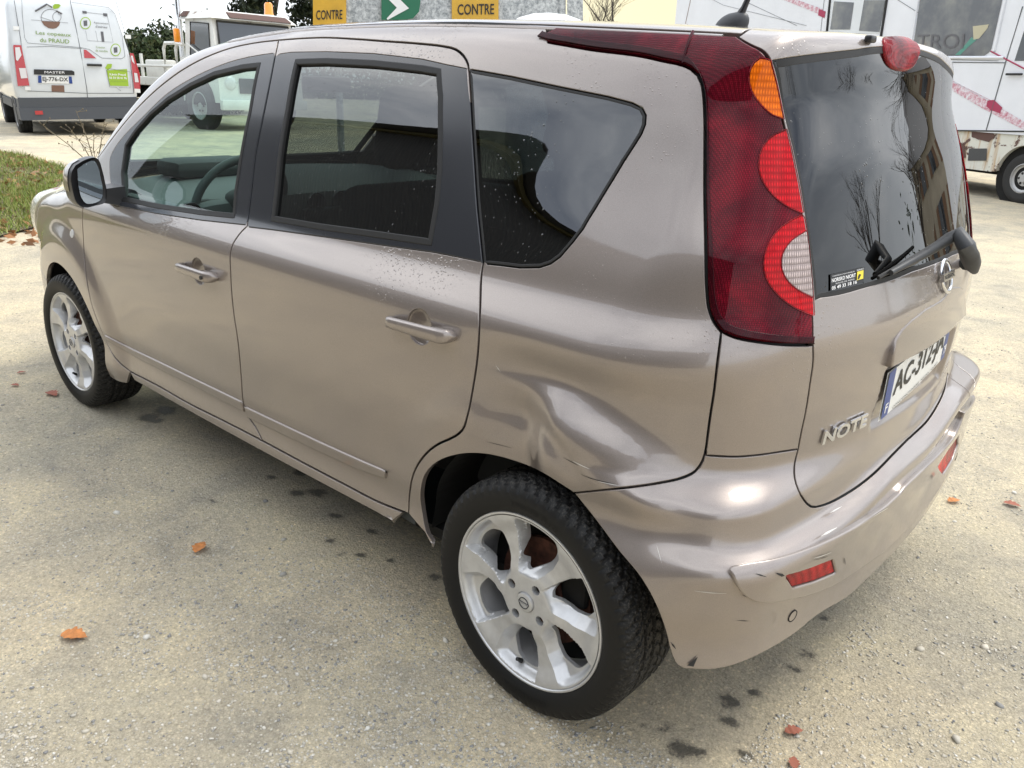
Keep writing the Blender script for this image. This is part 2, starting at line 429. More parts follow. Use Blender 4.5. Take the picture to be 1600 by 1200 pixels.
def panel(name,loops,m,parent,chart='wrap',gap=.0022,rad=.0018,depth=.012,off=0.,h=.016,step=.009,mirror=False,both=False,holegap=None,lowflat=None,offn=None,dome=0.):
    """a body panel: cut from the body surface, edges rolled inwards"""
    fwd,inv=CH[chart];L3=[];Ls=[]
    for li,l in enumerate(loops):
        l=np.asarray(l,float)
        if (area2(l)<0)==(li==0): l=l[::-1]       # outer ccw, holes cw
        l=resample(l,step)
        P=fwd(l);ok=~np.isnan(P[:,0]);P=P[ok];l=l[ok]
        n=grad(P);t=np.roll(P,-1,0)-np.roll(P,1,0);t/=np.linalg.norm(t,axis=1)[:,None]+1e-12
        s=np.cross(t,n);s/=np.linalg.norm(s,axis=1)[:,None]+1e-12   # away from the panel
        g=(gap if li==0 or holegap is None else holegap)+rad
        Q=P-s*g;Ls.append(inv(Q))
    vo,fc,lo=cdt_fill(Ls,h)
    if not len(fc): print('EMPTY PANEL',name);return None
    P=fwd(vo);bad=np.isnan(P[:,0])
    if bad.any(): print('panel nan',name,bad.sum());P[bad]=P[~bad].mean(0)
    n=grad(P)
    o_=np.full(len(P),off) if offn is None else offn(vo,P)
    if dome:
        dd=np.full(len(vo),9.)
        for l in Ls: dd=np.minimum(dd,seg_dist(vo,l))
        o_=o_+dome[0]*(1-(1-np.clip(dd/dome[1],0,1))**2)**.5
    V=list(P+n*o_[:,None]);NN=list(n);Fc=[tuple(f) for f in fc]
    for idx in lo:
        idx=[i for i in idx if i>=0];k=len(idx)
        if k<3: continue
        Pb=np.array([V[i] for i in idx]);nb=np.array([NN[i] for i in idx])
        t=np.roll(Pb,-1,0)-np.roll(Pb,1,0);t/=np.linalg.norm(t,axis=1)[:,None]+1e-12
        s=np.cross(t,nb);s/=np.linalg.norm(s,axis=1)[:,None]+1e-12
        # smooth s a little
        s=s+np.roll(s,1,0)*.5+np.roll(s,-1,0)*.5;s/=np.linalg.norm(s,axis=1)[:,None]+1e-12
        prev=idx
        for a,b,c,d in ((.7,.3,.707,.707),(1,1,0,1),(1,None,0,1)):
            dn=rad*b if b is not None else rad+depth
            base=len(V);V+=list(Pb+s*rad*a-nb*dn);nn=nb*c+s*d;NN+=list(nn/np.linalg.norm(nn,axis=1)[:,None])
            cur=list(range(base,base+k))
            for i in range(k):
                j=(i+1)%k;Fc.append((prev[i],cur[i],cur[j],prev[j]))
            prev=cur
    V=np.array(V);NN=np.array(NN);outs=[]
    for mm in ([False,True] if both else [mirror]):
        if mm: V2=V*[1,-1,1];N2=NN*[1,-1,1];F2=[f[::-1] for f in Fc]
        else: V2,N2,F2=V,NN,Fc
        me=bpy.data.meshes.new(name);me.from_pydata(V2.tolist(),[],F2);me.update()
        me.polygons.foreach_set('use_smooth',[True]*len(me.polygons))
        me.normals_split_custom_set_from_vertices(N2.tolist())
        outs.append(link_mesh(name,me,m,parent))
    return outs if both else outs[0]
def on_chart(uv,off=0.,chart='wrap'):
    P=CH[chart][0](uv);n=grad(P);return P+n*off
def chart_geom(name,V2,Fc,corners_px,m,parent,off=.002,thick=0.):
    """flat artwork (unit square) laid on the body inside four traced corners: BL,BR,TR,TL"""
    c=wrap_inv(px_body(corners_px));a=np.asarray(V2)
    uv=(c[0]*((1-a[:,:1])*(1-a[:,1:]))+c[1]*(a[:,:1]*(1-a[:,1:]))+c[2]*(a[:,:1]*a[:,1:])+c[3]*((1-a[:,:1])*a[:,1:]))
    P=on_chart(uv,off);V=list(P);F_=[tuple(f) for f in Fc]
    if thick:
        n=grad(P);V=list(P+n*thick)+list(P);k=len(P)
        cnt={}
        for f in Fc:
            for i in range(len(f)):
                e=(f[i],f[(i+1)%len(f)]);cnt[e]=1
        F_+= [(e[0],e[0]+k,e[1]+k,e[1]) for e in cnt if (e[1],e[0]) not in cnt]
    return raw(name,V,F_,m,parent)

# ================================================================ hatchback
mat('paint',(.36,.33,.29),.36,.5,coat=1.,coatr=.02);bs(MAT['paint']).inputs['Coat IOR'].default_value=1.62
def paint_nodes():
    m=MAT['paint'];fl=tex(m,'ShaderNodeTexNoise',900,2,.5)
    big=tex(m,'ShaderNodeTexNoise',3.2,6,.6)
    dirt=tex(m,'ShaderNodeTexNoise',38,8,.7)
    c=ramp(m,fl.outputs['Fac'],[(.35,(.250,.213,.190)),(.65,(.308,.264,.238))])
    g=N(m.node_tree,'ShaderNodeNewGeometry');sp=N(m.node_tree,'ShaderNodeSeparateXYZ');m.node_tree.links.new(g.outputs['Position'],sp.inputs[0])
    low=N(m.node_tree,'ShaderNodeMapRange');low.inputs[1].default_value=.62;low.inputs[2].default_value=.22;m.node_tree.links.new(sp.outputs[2],low.inputs[0])
    dm=math_(m,'MULTIPLY',low.outputs[0],ramp(m,dirt.outputs['Fac'],[(.38,(0,0,0)),(.72,(1,1,1))]).outputs[0])
    dm=math_(m,'MULTIPLY',dm,.55)
    link(m,mixc(m,dm,c.outputs[0],(.30,.26,.21)),'Base Color')
    r=math_(m,'ADD',math_(m,'MULTIPLY',dm,.35),.36);link(m,r,'Roughness')
    cr_=math_(m,'ADD',math_(m,'MULTIPLY',big.outputs['Fac'],.05),math_(m,'MULTIPLY',dm,.35));link(m,cr_,'Coat Roughness')
    # rain drops: small domes scattered on upward faces
    vo=tex(m,'ShaderNodeTexVoronoi',150.);vo.inputs['Randomness'].default_value=1.
    clus=tex(m,'ShaderNodeTexNoise',2.6,3,.5)
    size=math_(m,'MULTIPLY',math_(m,'SUBTRACT',clus.outputs['Fac'],.36,clamp=True),2.2)
    s2=N(m.node_tree,'ShaderNodeSeparateXYZ');m.node_tree.links.new(vo.outputs['Color'],s2.inputs[0])
    size=math_(m,'MULTIPLY',size,s2.outputs[0])
    up=N(m.node_tree,'ShaderNodeMapRange');up.inputs[1].default_value=.72;up.inputs[2].default_value=.95;m.node_tree.links.new(sp.outputs[2],up.inputs[0])
    size=math_(m,'MULTIPLY',size,up.outputs[0])
    dome=math_(m,'SUBTRACT',size,vo.outputs['Distance'],clamp=True)
    dome=math_(m,'SQRT',math_(m,'MULTIPLY',dome,2.))
    wave=tex(m,'ShaderNodeTexNoise',420,2,.5)
    b0=bump(m,wave.outputs['Fac'],.012,.002,into=None)
    bump(m,dome,.6,.0016,into='Coat Normal,Normal',prev=b0)
paint_nodes()
mat('black_trim',(.022,.022,.024),.32);mat('rubber',(.012,.012,.012),.62);mat('gap_black',(.004,.004,.004),.9)
mat('pillar_black',(.028,.03,.036),.22,0,coat=.3,coatr=.1)
mat('plastic_grey',(.05,.052,.055),.5);sub_noise(MAT['plastic_grey'],(.05,.052,.055),.15,60)
mat('interior',(.045,.05,.05),.75);mat('interior_grey',(.12,.135,.135),.7);mat('seat_fabric',(.03,.032,.035),.9);mat('chrome',(.75,.76,.78),.12,1.)
def glass(name,tint,f0=1.5,refl=(1,1,1),drops=True):
    m=bpy.data.materials.new(name);m.use_nodes=True;t=m.node_tree;t.nodes.clear()
    out=N(t,'ShaderNodeOutputMaterial');tr=N(t,'ShaderNodeBsdfTransparent');tr.inputs[0].default_value=(*tint,1)
    gl=N(t,'ShaderNodeBsdfGlossy');gl.inputs['Roughness'].default_value=.01;gl.inputs[0].default_value=(*refl,1)
    fr=N(t,'ShaderNodeFresnel');mx=N(t,'ShaderNodeMixShader')
    ge=N(t,'ShaderNodeNewGeometry');ii=N(t,'ShaderNodeMix',data_type='FLOAT');ii.inputs[2].default_value=f0;ii.inputs[3].default_value=1/f0;t.links.new(ge.outputs['Backfacing'],ii.inputs[0]);t.links.new(ii.outputs[0],fr.inputs[0])
    MAT[name]=m
    if drops:
        c=N(t,'ShaderNodeTexCoord');vo=N(t,'ShaderNodeTexVoronoi');vo.inputs['Scale'].default_value=120;vo.inputs['Randomness'].default_value=1
        cl=N(t,'ShaderNodeTexNoise');cl.inputs['Scale'].default_value=5;cl.inputs['Detail'].default_value=4
        t.links.new(c.outputs['Object'],vo.inputs['Vector']);t.links.new(c.outputs['Object'],cl.inputs['Vector'])
        s2=N(t,'ShaderNodeSeparateXYZ');t.links.new(vo.outputs['Color'],s2.inputs[0])
        sz=math_(m,'MULTIPLY',math_(m,'SUBTRACT',cl.outputs['Fac'],.40,clamp=True),math_(m,'MULTIPLY',math_(m,'POWER',s2.outputs[0],2.5),1.5))
        dm=math_(m,'SQRT',math_(m,'MULTIPLY',math_(m,'SUBTRACT',sz,vo.outputs['Distance'],clamp=True),3.))
        b=N(t,'ShaderNodeBump');b.inputs['Strength'].default_value=.45;b.inputs['Distance'].default_value=.0022;t.links.new(dm,b.inputs['Height'])
        t.links.new(b.outputs[0],gl.inputs['Normal']);t.links.new(b.outputs[0],fr.inputs['Normal'])
    t.links.new(fr.outputs[0],mx.inputs[0]);t.links.new(tr.outputs[0],mx.inputs[1]);t.links.new(gl.outputs[0],mx.inputs[2]);t.links.new(mx.outputs[0],out.inputs[0])
    return m
glass('glass_clear',(.64,.80,.755),1.5);glass('glass_tint',(.13,.15,.142),1.95);glass('glass_rear',(.03,.033,.035),2.0);glass('glass_shield',(.78,.88,.85),1.3,drops=False)
glass('mirror_glass',(.0,.0,.0),60.,(.55,.62,.66))
# lamp materials
def lens(name,base,rough=.35,scale=260,strength=.5,kind='hex'):
    m=mat(name,base,rough,0,coat=.3,coatr=.03,spec=.02)
    if kind=='hex':
        v=tex(m,'ShaderNodeTexVoronoi',scale);v.inputs['Randomness'].default_value=.12
        c=ramp(m,v.outputs['Distance'],[(.1,tuple(min(1,x*1.6) for x in base)),(.55,tuple(x*.55 for x in base))]);cl_=tex(m,'ShaderNodeTexNoise',7,3,.5,dist=.6);link(m,mixc(m,1.,c.outputs[0],ramp(m,cl_.outputs['Fac'],[(.36,(.45,.45,.5)),(.55,(1,1,1)),(.68,(1.9,1.5,1.5))]).outputs[0],'MULTIPLY'),'Base Color')
        bump(m,v.outputs['Distance'],strength,.003)
    else:
        tc_=N(m.node_tree,'ShaderNodeTexCoord');sp_=N(m.node_tree,'ShaderNodeSeparateXYZ');m.node_tree.links.new(tc_.outputs['Object'],sp_.inputs[0])
        ws=[]
        for o_,k_ in ((math_(m,'ADD',math_(m,'ABSOLUTE',sp_.outputs[1]),math_(m,'MULTIPLY',sp_.outputs[0],-.9)),900.),(sp_.outputs[2],520.)):
            ws.append(math_(m,'ABSOLUTE',math_(m,'SINE',math_(m,'MULTIPLY',o_,k_*.5))))
        v_=math_(m,'MULTIPLY',math_(m,'POWER',ws[0],.5),math_(m,'POWER',ws[1],.5))
        no_=tex(m,'ShaderNodeTexNoise',60,4,.6);vv=math_(m,'ADD',v_,math_(m,'MULTIPLY',math_(m,'SUBTRACT',no_.outputs['Fac'],.5),.9))
        c=ramp(m,vv,[(.15,tuple(x*.7 for x in base)),(.75,tuple(x*.95 for x in base)),(1.,tuple(min(1,x*1.5) for x in base))]);link(m,c.outputs[0],'Base Color')
        bump(m,v_,strength,.002)
    return m
lens('lens_maroon',(.115,.003,.011),.25,300,.5);lens('lens_dark',(.045,.002,.006),.25,330,.2);lens('lens_red',(.46,.007,.012),.25,1,.4,'rect');lens('lens_amber',(.80,.15,.006),.25,1,.4,'rect')
lens('lens_clear',(.40,.33,.32),.2,1,.8,'rect');lens('lens_pink',(.24,.018,.024),.25,400,.1);lens('reflector_red',(.42,.02,.02),.3,300,.5)
mat('alloy',(.60,.61,.62),.38,.5,coat=.5,coatr=.15)
m_=MAT['alloy'];n_=tex(m_,'ShaderNodeTexNoise',14,8,.7);link(m_,ramp(m_,n_.outputs['Fac'],[(.35,(.50,.50,.50)),(.6,(.60,.605,.61))]).outputs[0],'Base Color')
mat('tyre',(.014,.014,.014),.7,spec=.3)
m_=MAT['tyre'];n_=tex(m_,'ShaderNodeTexNoise',190,6,.7)
g_=N(m_.node_tree,'ShaderNodeTexCoord');s_=N(m_.node_tree,'ShaderNodeSeparateXYZ');m_.node_tree.links.new(g_.outputs['Object'],s_.inputs[0])
rr_=math_(m_,'SQRT',math_(m_,'ADD',math_(m_,'MULTIPLY',s_.outputs[0],s_.outputs[0]),math_(m_,'MULTIPLY',s_.outputs[2],s_.outputs[2])))
md_=N(m_.node_tree,'ShaderNodeMapRange');md_.inputs[1].default_value=.268;md_.inputs[2].default_value=.288;m_.node_tree.links.new(rr_,md_.inputs[0])
dd_=math_(m_,'MULTIPLY',md_.outputs[0],ramp(m_,n_.outputs['Fac'],[(.50,(0,0,0)),(.74,(1,1,1))]).outputs[0])
link(m_,mixc(m_,dd_,(.008,.008,.008),(.13,.12,.105)),'Base Color');link(m_,math_(m_,'ADD',math_(m_,'MULTIPLY',dd_,.35),.55),'Roughness')
mat('rust',(.10,.035,.02),.8,.3);sub_noise(MAT['rust'],(.09,.035,.022),.5,50)
mat('white_plate',(.72,.72,.70),.35);mat('plate_blue',(.01,.045,.22),.35);mat('ink',(.012,.012,.012),.5);mat('white_ink',(.8,.8,.8),.5);mat('yellow_ink',(.75,.62,.05),.5);mat('sticker',(.01,.01,.012),.35)
mat('headlamp',(.62,.62,.50),.22,0,coat=1)
mat('scuff_dark',(.02,.02,.02),.7);mat('scuff_light',(.62,.60,.56),.6)

car=thing('parked_car','champagne beige five door hatchback with a dented rear quarter parked on the gravel','car',(0,0,0))
# ---- traced curves (photo pixels)
tgap=[(155,244),(180,210),(207,177),(228,155),(250,135),(285,109),(320,90),(360,75),(400,66.5),(435,62.5),(475,59.5),(510,58.5),(560,61),(600,64),(650,67.5),(695,72.5),(712,77),(724,87),(731,100),(733,112)]
tg=PX(tgap)
bg=PX([(435,62.5),(430,87.5),(420,140),(410,190),(400,240),(393,300),(386,353)])
bg2=PX([(386,353),(378,361),(369,372.5),(361,388),(360,425),(364,481),(372,537.5),(377,594),(380,629),(387,650),(399,667),(410,689)])
rg=PX([(733,112),(736,160),(739,212),(742,260),(746,320),(751,370),(755,411)])
rg2=PX([(755,411),(752.5,425),(750,481),(746,556),(739,605),(730,650),(722.5,672),(711,682),(700,687.5),(687,693),(672,703),(658,718),(646,740),(640,770),(638,803)])
fdf=PX([(155,244),(138,290),(129,330),(130,370),(132,405),(136,440),(143,475),(154,506),(163,527),(175,552),(186,566),(204,581)])
sillt=PX([(204,581),(247,603),(294,630),(350,658),(410,689),(475,724),(538,757),(590,784),(638,803)])
def cut(a,p0,p1):
    """portion of a chart curve between the points nearest two pixels"""
    q=wrap_inv(px_body([p0,p1]));i=((a-q[0])**2).sum(1).argmin();j=((a-q[1])**2).sum(1).argmin();return a[min(i,j):max(i,j)+1]
tg_f=cut(tg,(155,244),(435,62.5));tg_r=cut(tg,(435,62.5),(733,112))
si_f=cut(sillt,(204,581),(410,689));si_r=cut(sillt,(410,689),(638,803))
J=lambda *a:np.vstack(a)
door_f=J(fdf,si_f,bg2[::-1],bg[::-1],tg_f[::-1])
door_r=J(bg,bg2,si_r,rg2[::-1],rg[::-1],tg_r[::-1])
# black window frames (outer) and glass
fr_f=J(PX([(178,322),(174,300),(171,270),(172,246),(185,222),(225,180),(262,145),(295,124),(325,109),(365,94),(400,86),(430,81.5)]),cut(bg,(430,87.5),(388,345)),PX([(385,353),(315,345.5),(245,335),(178,322)],False))
gl_f=PX([(407,99),(380,102),(335,113),(297,131),(262,153),(235,176),(212,202),(196,226),(190,270),(186.5,312),(245,324.5),(315,335),(366,340),(370,299),(377.5,250),(392.5,175)],False)
fr_r=J(cut(bg,(388,350),(432,86))[::-1] if cut(bg,(388,350),(432,86))[0,1]>1.2 else cut(bg,(388,350),(432,86)),PX([(438,83),(455,80.5),(510,79.5),(585,82.5),(660,91),(700,100),(731,106)],False),rg[6:],PX([(755,412),(715,403.5),(676,396),(590,384),(500,371),(425,360.5),(388,356)],False))
gl_r=PX([(462.5,94),(510,92.5),(585,96),(660,104),(688,109),(691,150),(691,212),(690,262),(685,320),(674,382),(600,371),(500,357),(425,344),(435,250),(447.5,172)],False)
def pull(l,curves,d=.007):
    l=resample(l,.009);c=l.mean(0);k=np.zeros(len(l),bool)
    for cv in curves: k|=np.sqrt(((l[:,None]-cv[None])**2).sum(2)).min(1)<d*.9
    v=c-l;v[:,1]*=.0;v/=np.abs(v[:,:1])+1e-9;l[k]+=v[k]*d;return l
bl_f=pull(fr_f,[resample(bg,.004)]);bl_r=pull(fr_r,[resample(bg,.004),resample(rg,.004)])
gl_q=J(PX([(734,107.5),(800,119),(875,135),(950,150),(988,160),(1004,168),(1010,180),(1009,195),(1003,210),(976,252),(950,295),(930,328),(912,358),(895,380),(876,402),(861,413),(843,419),(812,419.5),(785,416),(756,413)],False),rg[::-1])
def hole(l,c,r,n=28): return np.array([[c[0]+r*math.cos(2*math.pi*i/n),c[1]+r*math.sin(2*math.pi*i/n)] for i in range(n)])
def pc(p): return wrap_inv(px_body([p]))[0]
hc_f,hc_r=pc((310,424)),pc((655,511))
print('handles',px_body([(310,424),(655,511)]))
def door(outl,black,frm,gl,hc,gmat,hpx,lock):
    d=panel('door',[outl,black,hole(None,hc,.044)],'paint',car,both=True,gap=.0028,holegap=-.002)
    tr=panel('window_frame',[frm,gl],'pillar_black',None,both=True,gap=.0026,off=.0008,rad=.0026,holegap=.0)
    sl=panel('window_seal',[gl,cen_scale(gl,.97)],'rubber',None,both=True,gap=-.004,off=.0025,rad=.003,depth=.014,h=.01)
    g=panel('window_glass',[gl],gmat,None,both=True,gap=-.004,off=-.007,rad=.0005,depth=.0005,h=.03)
    # recessed cup behind the pull
    k=24;V=[];Fc=[]
    for i in range(7):
        f=i/6;r=.0445*math.cos(f*math.pi/2*.96);dep=-.001-.015*math.sin(f*math.pi/2)
        ring=hole(None,hc,max(r,.001),k);V+=list(on_chart(ring,dep))
    for i in range(6):
        for j in range(k): Fc.append((i*k+j,i*k+(j+1)%k,(i+1)*k+(j+1)%k,(i+1)*k+j))
    V=np.array(V)
    P=px_body(hpx);a=P[1]-P[0];Lh=np.linalg.norm(a);a/=Lh;nn=grad(P.mean(0)[None])[0];b=np.cross(nn,a)*1.0
    for mm in (0,1):
        S=np.array([1,-1 if mm else 1,1])
        for lst in (tr,sl,g): lst[mm].parent=d[mm]
        raw('handle_cup',V*S,[f[::-1] for f in Fc] if mm else Fc,'paint',d[mm],True)
        mb=MB()
        n=22;sec=12;rings=[]
        c0=P[0]+nn*.0
        for i in range(n):
            f=i/(n-1);lift=.002+.027*min(1,math.sin(min(f,1-f)*math.pi*1.0)*3.2)**.7 if 0<f<1 else .001
            hw=.0155*(.86+.24*f)*(1-(2*f-1)**14)**.5 if 0<f<1 else .002
            th_=.0095
            cx=P[0]+a*Lh*f
            ring=[]
            for q in range(sec):
                an=2*math.pi*q/sec;ca,sa=math.cos(an),math.sin(an)
                bb=abs(ca)**.6*(1 if ca>0 else -1)*hw;hh=abs(sa)**.8*(1 if sa>0 else -1)
                hh=hh*th_ if not(f<.14 or f>.74) else (hh*th_ if sa>0 else hh*(lift+.006))
                ring.append(mb.b.verts.new(Vector((cx+b*bb+nn*(lift+hh))*S)))
            rings.append(ring)
        for i in range(n-1):
            for q in range(sec): mb.b.faces.new((rings[i][q],rings[i][(q+1)%sec],rings[i+1][(q+1)%sec],rings[i+1][q]))
        mb.b.faces.new(rings[0]);mb.b.faces.new(rings[-1])
        hd=mb.build('handle','paint',d[mm],True,50)
        if lock:
            c=P[0]+a*Lh*.86+nn*.0425
            mk=MB();fr=(Vector(c*S),Vector(a*S),Vector(b*S),Vector(nn*S))
            mk.prism([(.0065*math.cos(t*.5236),.0065*math.sin(t*.5236)) for t in range(12)],-.002,.001,frame=fr);mk.build('keyhole','scuff_dark',hd)
        else:
            c=P[0]+a*Lh*.70+nn*.036
    return d
def cen_scale(l,s):
    """inset a loop by about 9 mm"""
    l=resample(np.asarray(l,float),.01)
    if area2(l)<0:l=l[::-1]
    t=np.roll(l,-1,0)-np.roll(l,1,0);t/=np.linalg.norm(t,axis=1)[:,None]+1e-12
    for _ in range(3): t=t+.5*np.roll(t,1,0)+.5*np.roll(t,-1,0);t/=np.linalg.norm(t,axis=1)[:,None]+1e-12
    return l+np.c_[-t[:,1],t[:,0]]*.009
D1=door(door_f,bl_f,fr_f,gl_f,hc_f,'glass_clear',[(286,414),(342,434)],True)
D2=door(door_r,bl_r,fr_r,gl_r,hc_r,'glass_tint',[(612,498),(714,526)],False)
# side mouldings on the doors (part of each door)
def strip(pts_t,pts_b,dd,name='side_moulding'):
    l=J(PX(pts_t),PX(pts_b)[::-1]);s=panel(name,[l],'paint',None,both=True,gap=0,rad=.006,off=.007,depth=.004,h=.02,step=.008)
    for a,b in zip(s,dd): a.parent=b
strip([(163,522),(200,541),(240,560),(300,589),(379,627)],[(167,530),(205,553),(245,574),(305,603),(383,643)],D1)
strip([(383,634),(440,661),(500,689),(560,716),(607,736)],[(388,652),(445,679),(505,707),(560,732),(604,747)],D2)
# ---- quarter/side frame
yD=prof([(-2.7,.62),(-2.4,.615),(-2.1,.605),(-1.8,.59),(-1.5,.575),(-1.2,.562),(-.7,.552),(-.3,.545),(.0,.535),(.25,.515)],.05)
def ditch(x0,x1,n=60,dy=0.):
    xs=np.linspace(x0,x1,n);P=top_fwd(np.c_[xs,-(yD(xs)+dy)]);return P
dl=lambda x0,x1,n=60,dy=0.:wrap_inv(ditch(x0,x1,n,dy))
lamp_low=PX([(838,60),(850,64.5),(885,71),(925,78),(1000,87.5),(1037,95.5),(1065,101.5),(1080,108),(1090,117),(1095.6,129),(1099,150),(1101,188),(1101,240),(1101,300),(1102.5,375),(1104,450),(1107.5,482),(1115,502),(1127.5,519)])
lamp_bot=PX([(1127.5,519),(1150,528),(1187,535),(1225,539),(1270.5,540)])
lamp_r=PX([(1270.5,540),(1269.5,500),(1267.5,462),(1260,380),(1252.5,332),(1247.5,300),(1232.5,225),(1223,187.5),(1212,131),(1203,95)])
x_tip=top_inv(px_body([(838,60)]))[0]
tipx=float(px_body([(838,62)])[0][0]);print('lamp tip x',tipx)
endx=.19
xs_=np.linspace(endx,tipx+.03,50)
lamp_top=wrap_inv(top_fwd(np.c_[xs_,-(yD(xs_)-.0)]))
sp3=px_body([(1203,95)])[0];print('lamp upper right',sp3)
# shoulder from tailgate corner up to the roof seam
tt=np.linspace(0,1,10)[1:-1]
pA=wrap_inv(sp3[None])[0];pB=lamp_top[0]
mid=np.array([pA*(1-t)+pB*t for t in tt])
lamp_all=J(lamp_low,lamp_bot[1:],lamp_r[1:],mid,lamp_top)
lamp_edge_r=J(lamp_r,mid,lamp_top[:1])
seam_b=PX([(1127.5,519),(1122,560),(1116,612),(1110,650),(1106,680),(1103,702),(1098,720),(1087,736),(1067,746),(1037,753),(962,764),(897,771)])
archpx=[(897,771),(880,760),(848,740),(805,722),(757,710.5),(718,711),(683,723),(664,743),(657.6,774),(661,805),(668,835),(676,850)]
arch_q=PX(archpx)
archb=PX([(676,850),(668,838),(655,823),(638,803)],False)
a_dl=dl(-2.50,tipx,90)
a_base=wrap_inv(px_body([(158,244)]))[0]
fx0=dl(-2.50,-2.49,2)[0]
quarter=J(a_dl,lamp_low[2:],seam_b[1:],arch_q[1:],archb[1:],rg2[::-1],rg[::-1][1:],tg[::-1][1:])
panel('side_panel',[quarter,pull(gl_q,[resample(rg,.004)],.006)],'paint',car,both=True,gap=.0022,holegap=.0,step=.008)
qs=panel('quarter_window',[gl_q],'glass_rear',car,both=True,gap=.003,off=.0,rad=.002,depth=.002,h=.03)
sq=panel('window_seal',[gl_q,cen_scale(gl_q,.97)],'rubber',None,both=True,gap=.0028,off=.0009,rad=.0015,depth=.01,h=.008,holegap=0)
for a,b in zip(sq,qs): a.parent=b
# ---- sill under the doors
sl=J(sillt[::-1],PX([(204,581),(214,598)],False))
sl_low=np.array([[x,.258+.030*(x+2.12)/1.7] for x in np.linspace(-2.11,-.43,30)])
sill=J(sillt[:-1],sl_low[::-1][1:-1])
panel('sill',[sill],'paint',car,both=True,gap=.002,off=.002)
# ---- tail lamps
def lampset():
    seam=PX([(1082.5,49),(1068,99.5)],False) if False else None
    am=PX([(1203,95),(1187,92),(1178,99),(1171,113),(1170,128),(1176,148),(1188,165),(1205,181),(1221,187)])
    am=J(am,cut(lamp_r,(1221,187),(1203,95))[0:])
    ru=PX([(1227,203),(1203,215),(1188,235),(1184,255),(1188,280),(1200,300),(1215,315),(1232,326),(1250,334)])
    ru=J(ru,cut(lamp_r,(1250,334),(1227,203)))
    clr=PX([(1256,361),(1232.5,377.5),(1220,397.5),(1218,415),(1225,435),(1242,452),(1266,465)])
    cro=J(PX([(1250,336),(1225,350),(1207,367),(1195,390),(1191,412),(1195,435),(1212,460),(1237,480),(1266,493)]),cut(lamp_r,(1266,493),(1252,338)))
    clf=J(clr,cut(lamp_r,(1267,465),(1257,361)))
    def inset(l,d):
        l=resample(l,.006)
        if area2(l)<0:l=l[::-1]
        t=np.roll(l,-1,0)-np.roll(l,1,0);t/=np.linalg.norm(t,axis=1)[:,None]+1e-12
        return l+np.c_[-t[:,1],t[:,0]]*d
    L=panel('tail_lamp',[lamp_all],'lens_maroon',car,both=True,gap=.0035,rad=.005,off=.004,depth=.02,step=.007,h=.013)
    kw=dict(both=True,gap=.0015,rad=.0008,depth=.001,step=.005,h=.01)
    # bezel line just inside the outline
    parts=[('turn_signal',am,'lens_amber',.0048),('brake_light',ru,'lens_red',.0048),('brake_light',cro,'lens_red',.0048),('reverse_light',clf,'lens_clear',.0056)]
    for n_,l,m,o in parts:
        s=panel(n_,[l],m,None,off=o,**kw)
        if s is None: continue
        for a,b in zip(s,L): a.parent=b
    rim=[J(am,am[:1]),J(ru,ru[:1]),J(cro,cro[:1]),J(clf,clf[:1])]
    for r in rim:
        for mm in (0,1):
            P=on_chart(resample(r,.006),.0052)*np.array([1,-1 if mm else 1,1])
            MB().tube([*P,P[0]],.0009,5,False).build('lens_rim','lens_pink',L[mm],True)
    # joint where the roof strip meets the lamp
    j=PX([(1083,52),(1076,72),(1068,100)],False)
    for mm in (0,1):
        P=on_chart(cat(j,.01),.0038)*np.array([1,-1 if mm else 1,1]);MB().tube(P,.0032,6).build('lamp_joint','lens_dark',L[mm],True)
        P=on_chart(resample(J(lamp_low[3:],lamp_bot),.01)[:-2],.0)*1.
    return L
LAMPS=lampset()
# dark red border strip along the lamp's inner edge (it steps down to the paint)
bd=J(lamp_low,lamp_bot[1:])
tb=np.gradient(bd,axis=0);tb/=np.linalg.norm(tb,axis=1)[:,None]
inb=bd+np.c_[-tb[:,1],tb[:,0]]*.020
for _ in range(6): inb[1:-1]=(inb[:-2]+inb[1:-1]*2+inb[2:])/4
bz=panel('lamp_border',[J(bd,inb[::-1])],'lens_dark',None,both=True,gap=.0045,rad=.001,off=.0062,depth=.004,step=.008,h=.012,holegap=0)
if bz:
    for a,b in zip(bz,LAMPS): a.parent=b
# ---- corner panel under the lamp
tg_left=PX([(1270.5,540),(1271,562),(1266,600),(1259,645),(1252.5,675),(1247.5,702)])
corner_bot=PX([(1103,712),(1150,714),(1187.5,711),(1215,707),(1247.5,702)])
cp=J(lamp_bot,tg_left[1:],corner_bot[::-1],cut(seam_b,(1127.5,519),(1103,705))[::-1])
panel('corner_panel',[cp],'paint',car,both=True,gap=.0018)
# ---- tailgate
tg_low=PX([(1247.5,702),(1242,725),(1242,746),(1248,766),(1257,782),(1268,792),(1282,791),(1325,770),(1362,743),(1400,705),(1420,685)])
tg_low=tg_low[tg_low[:,0]<UC-.01]
print('tailgate bottom last',wrap_fwd(tg_low[-1:]),'v',tg_low[-1])
half=J(lamp_edge_r[::-1],tg_left[1:],tg_low[1:])
tgR=PX([(1400,705),(1428,678),(1446,661),(1459,643),(1470,623),(1477,604.6),(1481,583)])
tgR=tgR[tgR[:,0]>tg_low[-1,0]+.008];print('gate right',wrap_fwd(tgR[::5]).round(3))
mh_=mir(half);mh_=mh_[mh_[:,0]>tgR[-1,0]+.03]
tail=J(half,tgR,mh_)
xs_=np.linspace(-1,1,40)[1:-1]
topseam=wrap_inv(top_fwd(np.c_[np.full(38,endx),xs_*yD(endx)*.985]))
topseam=topseam[::-1] # from right to left
tail=J(tail,topseam)
gl_top=PX([(1206,94),(1249,87.5),(1300,81.5),(1340,77)])
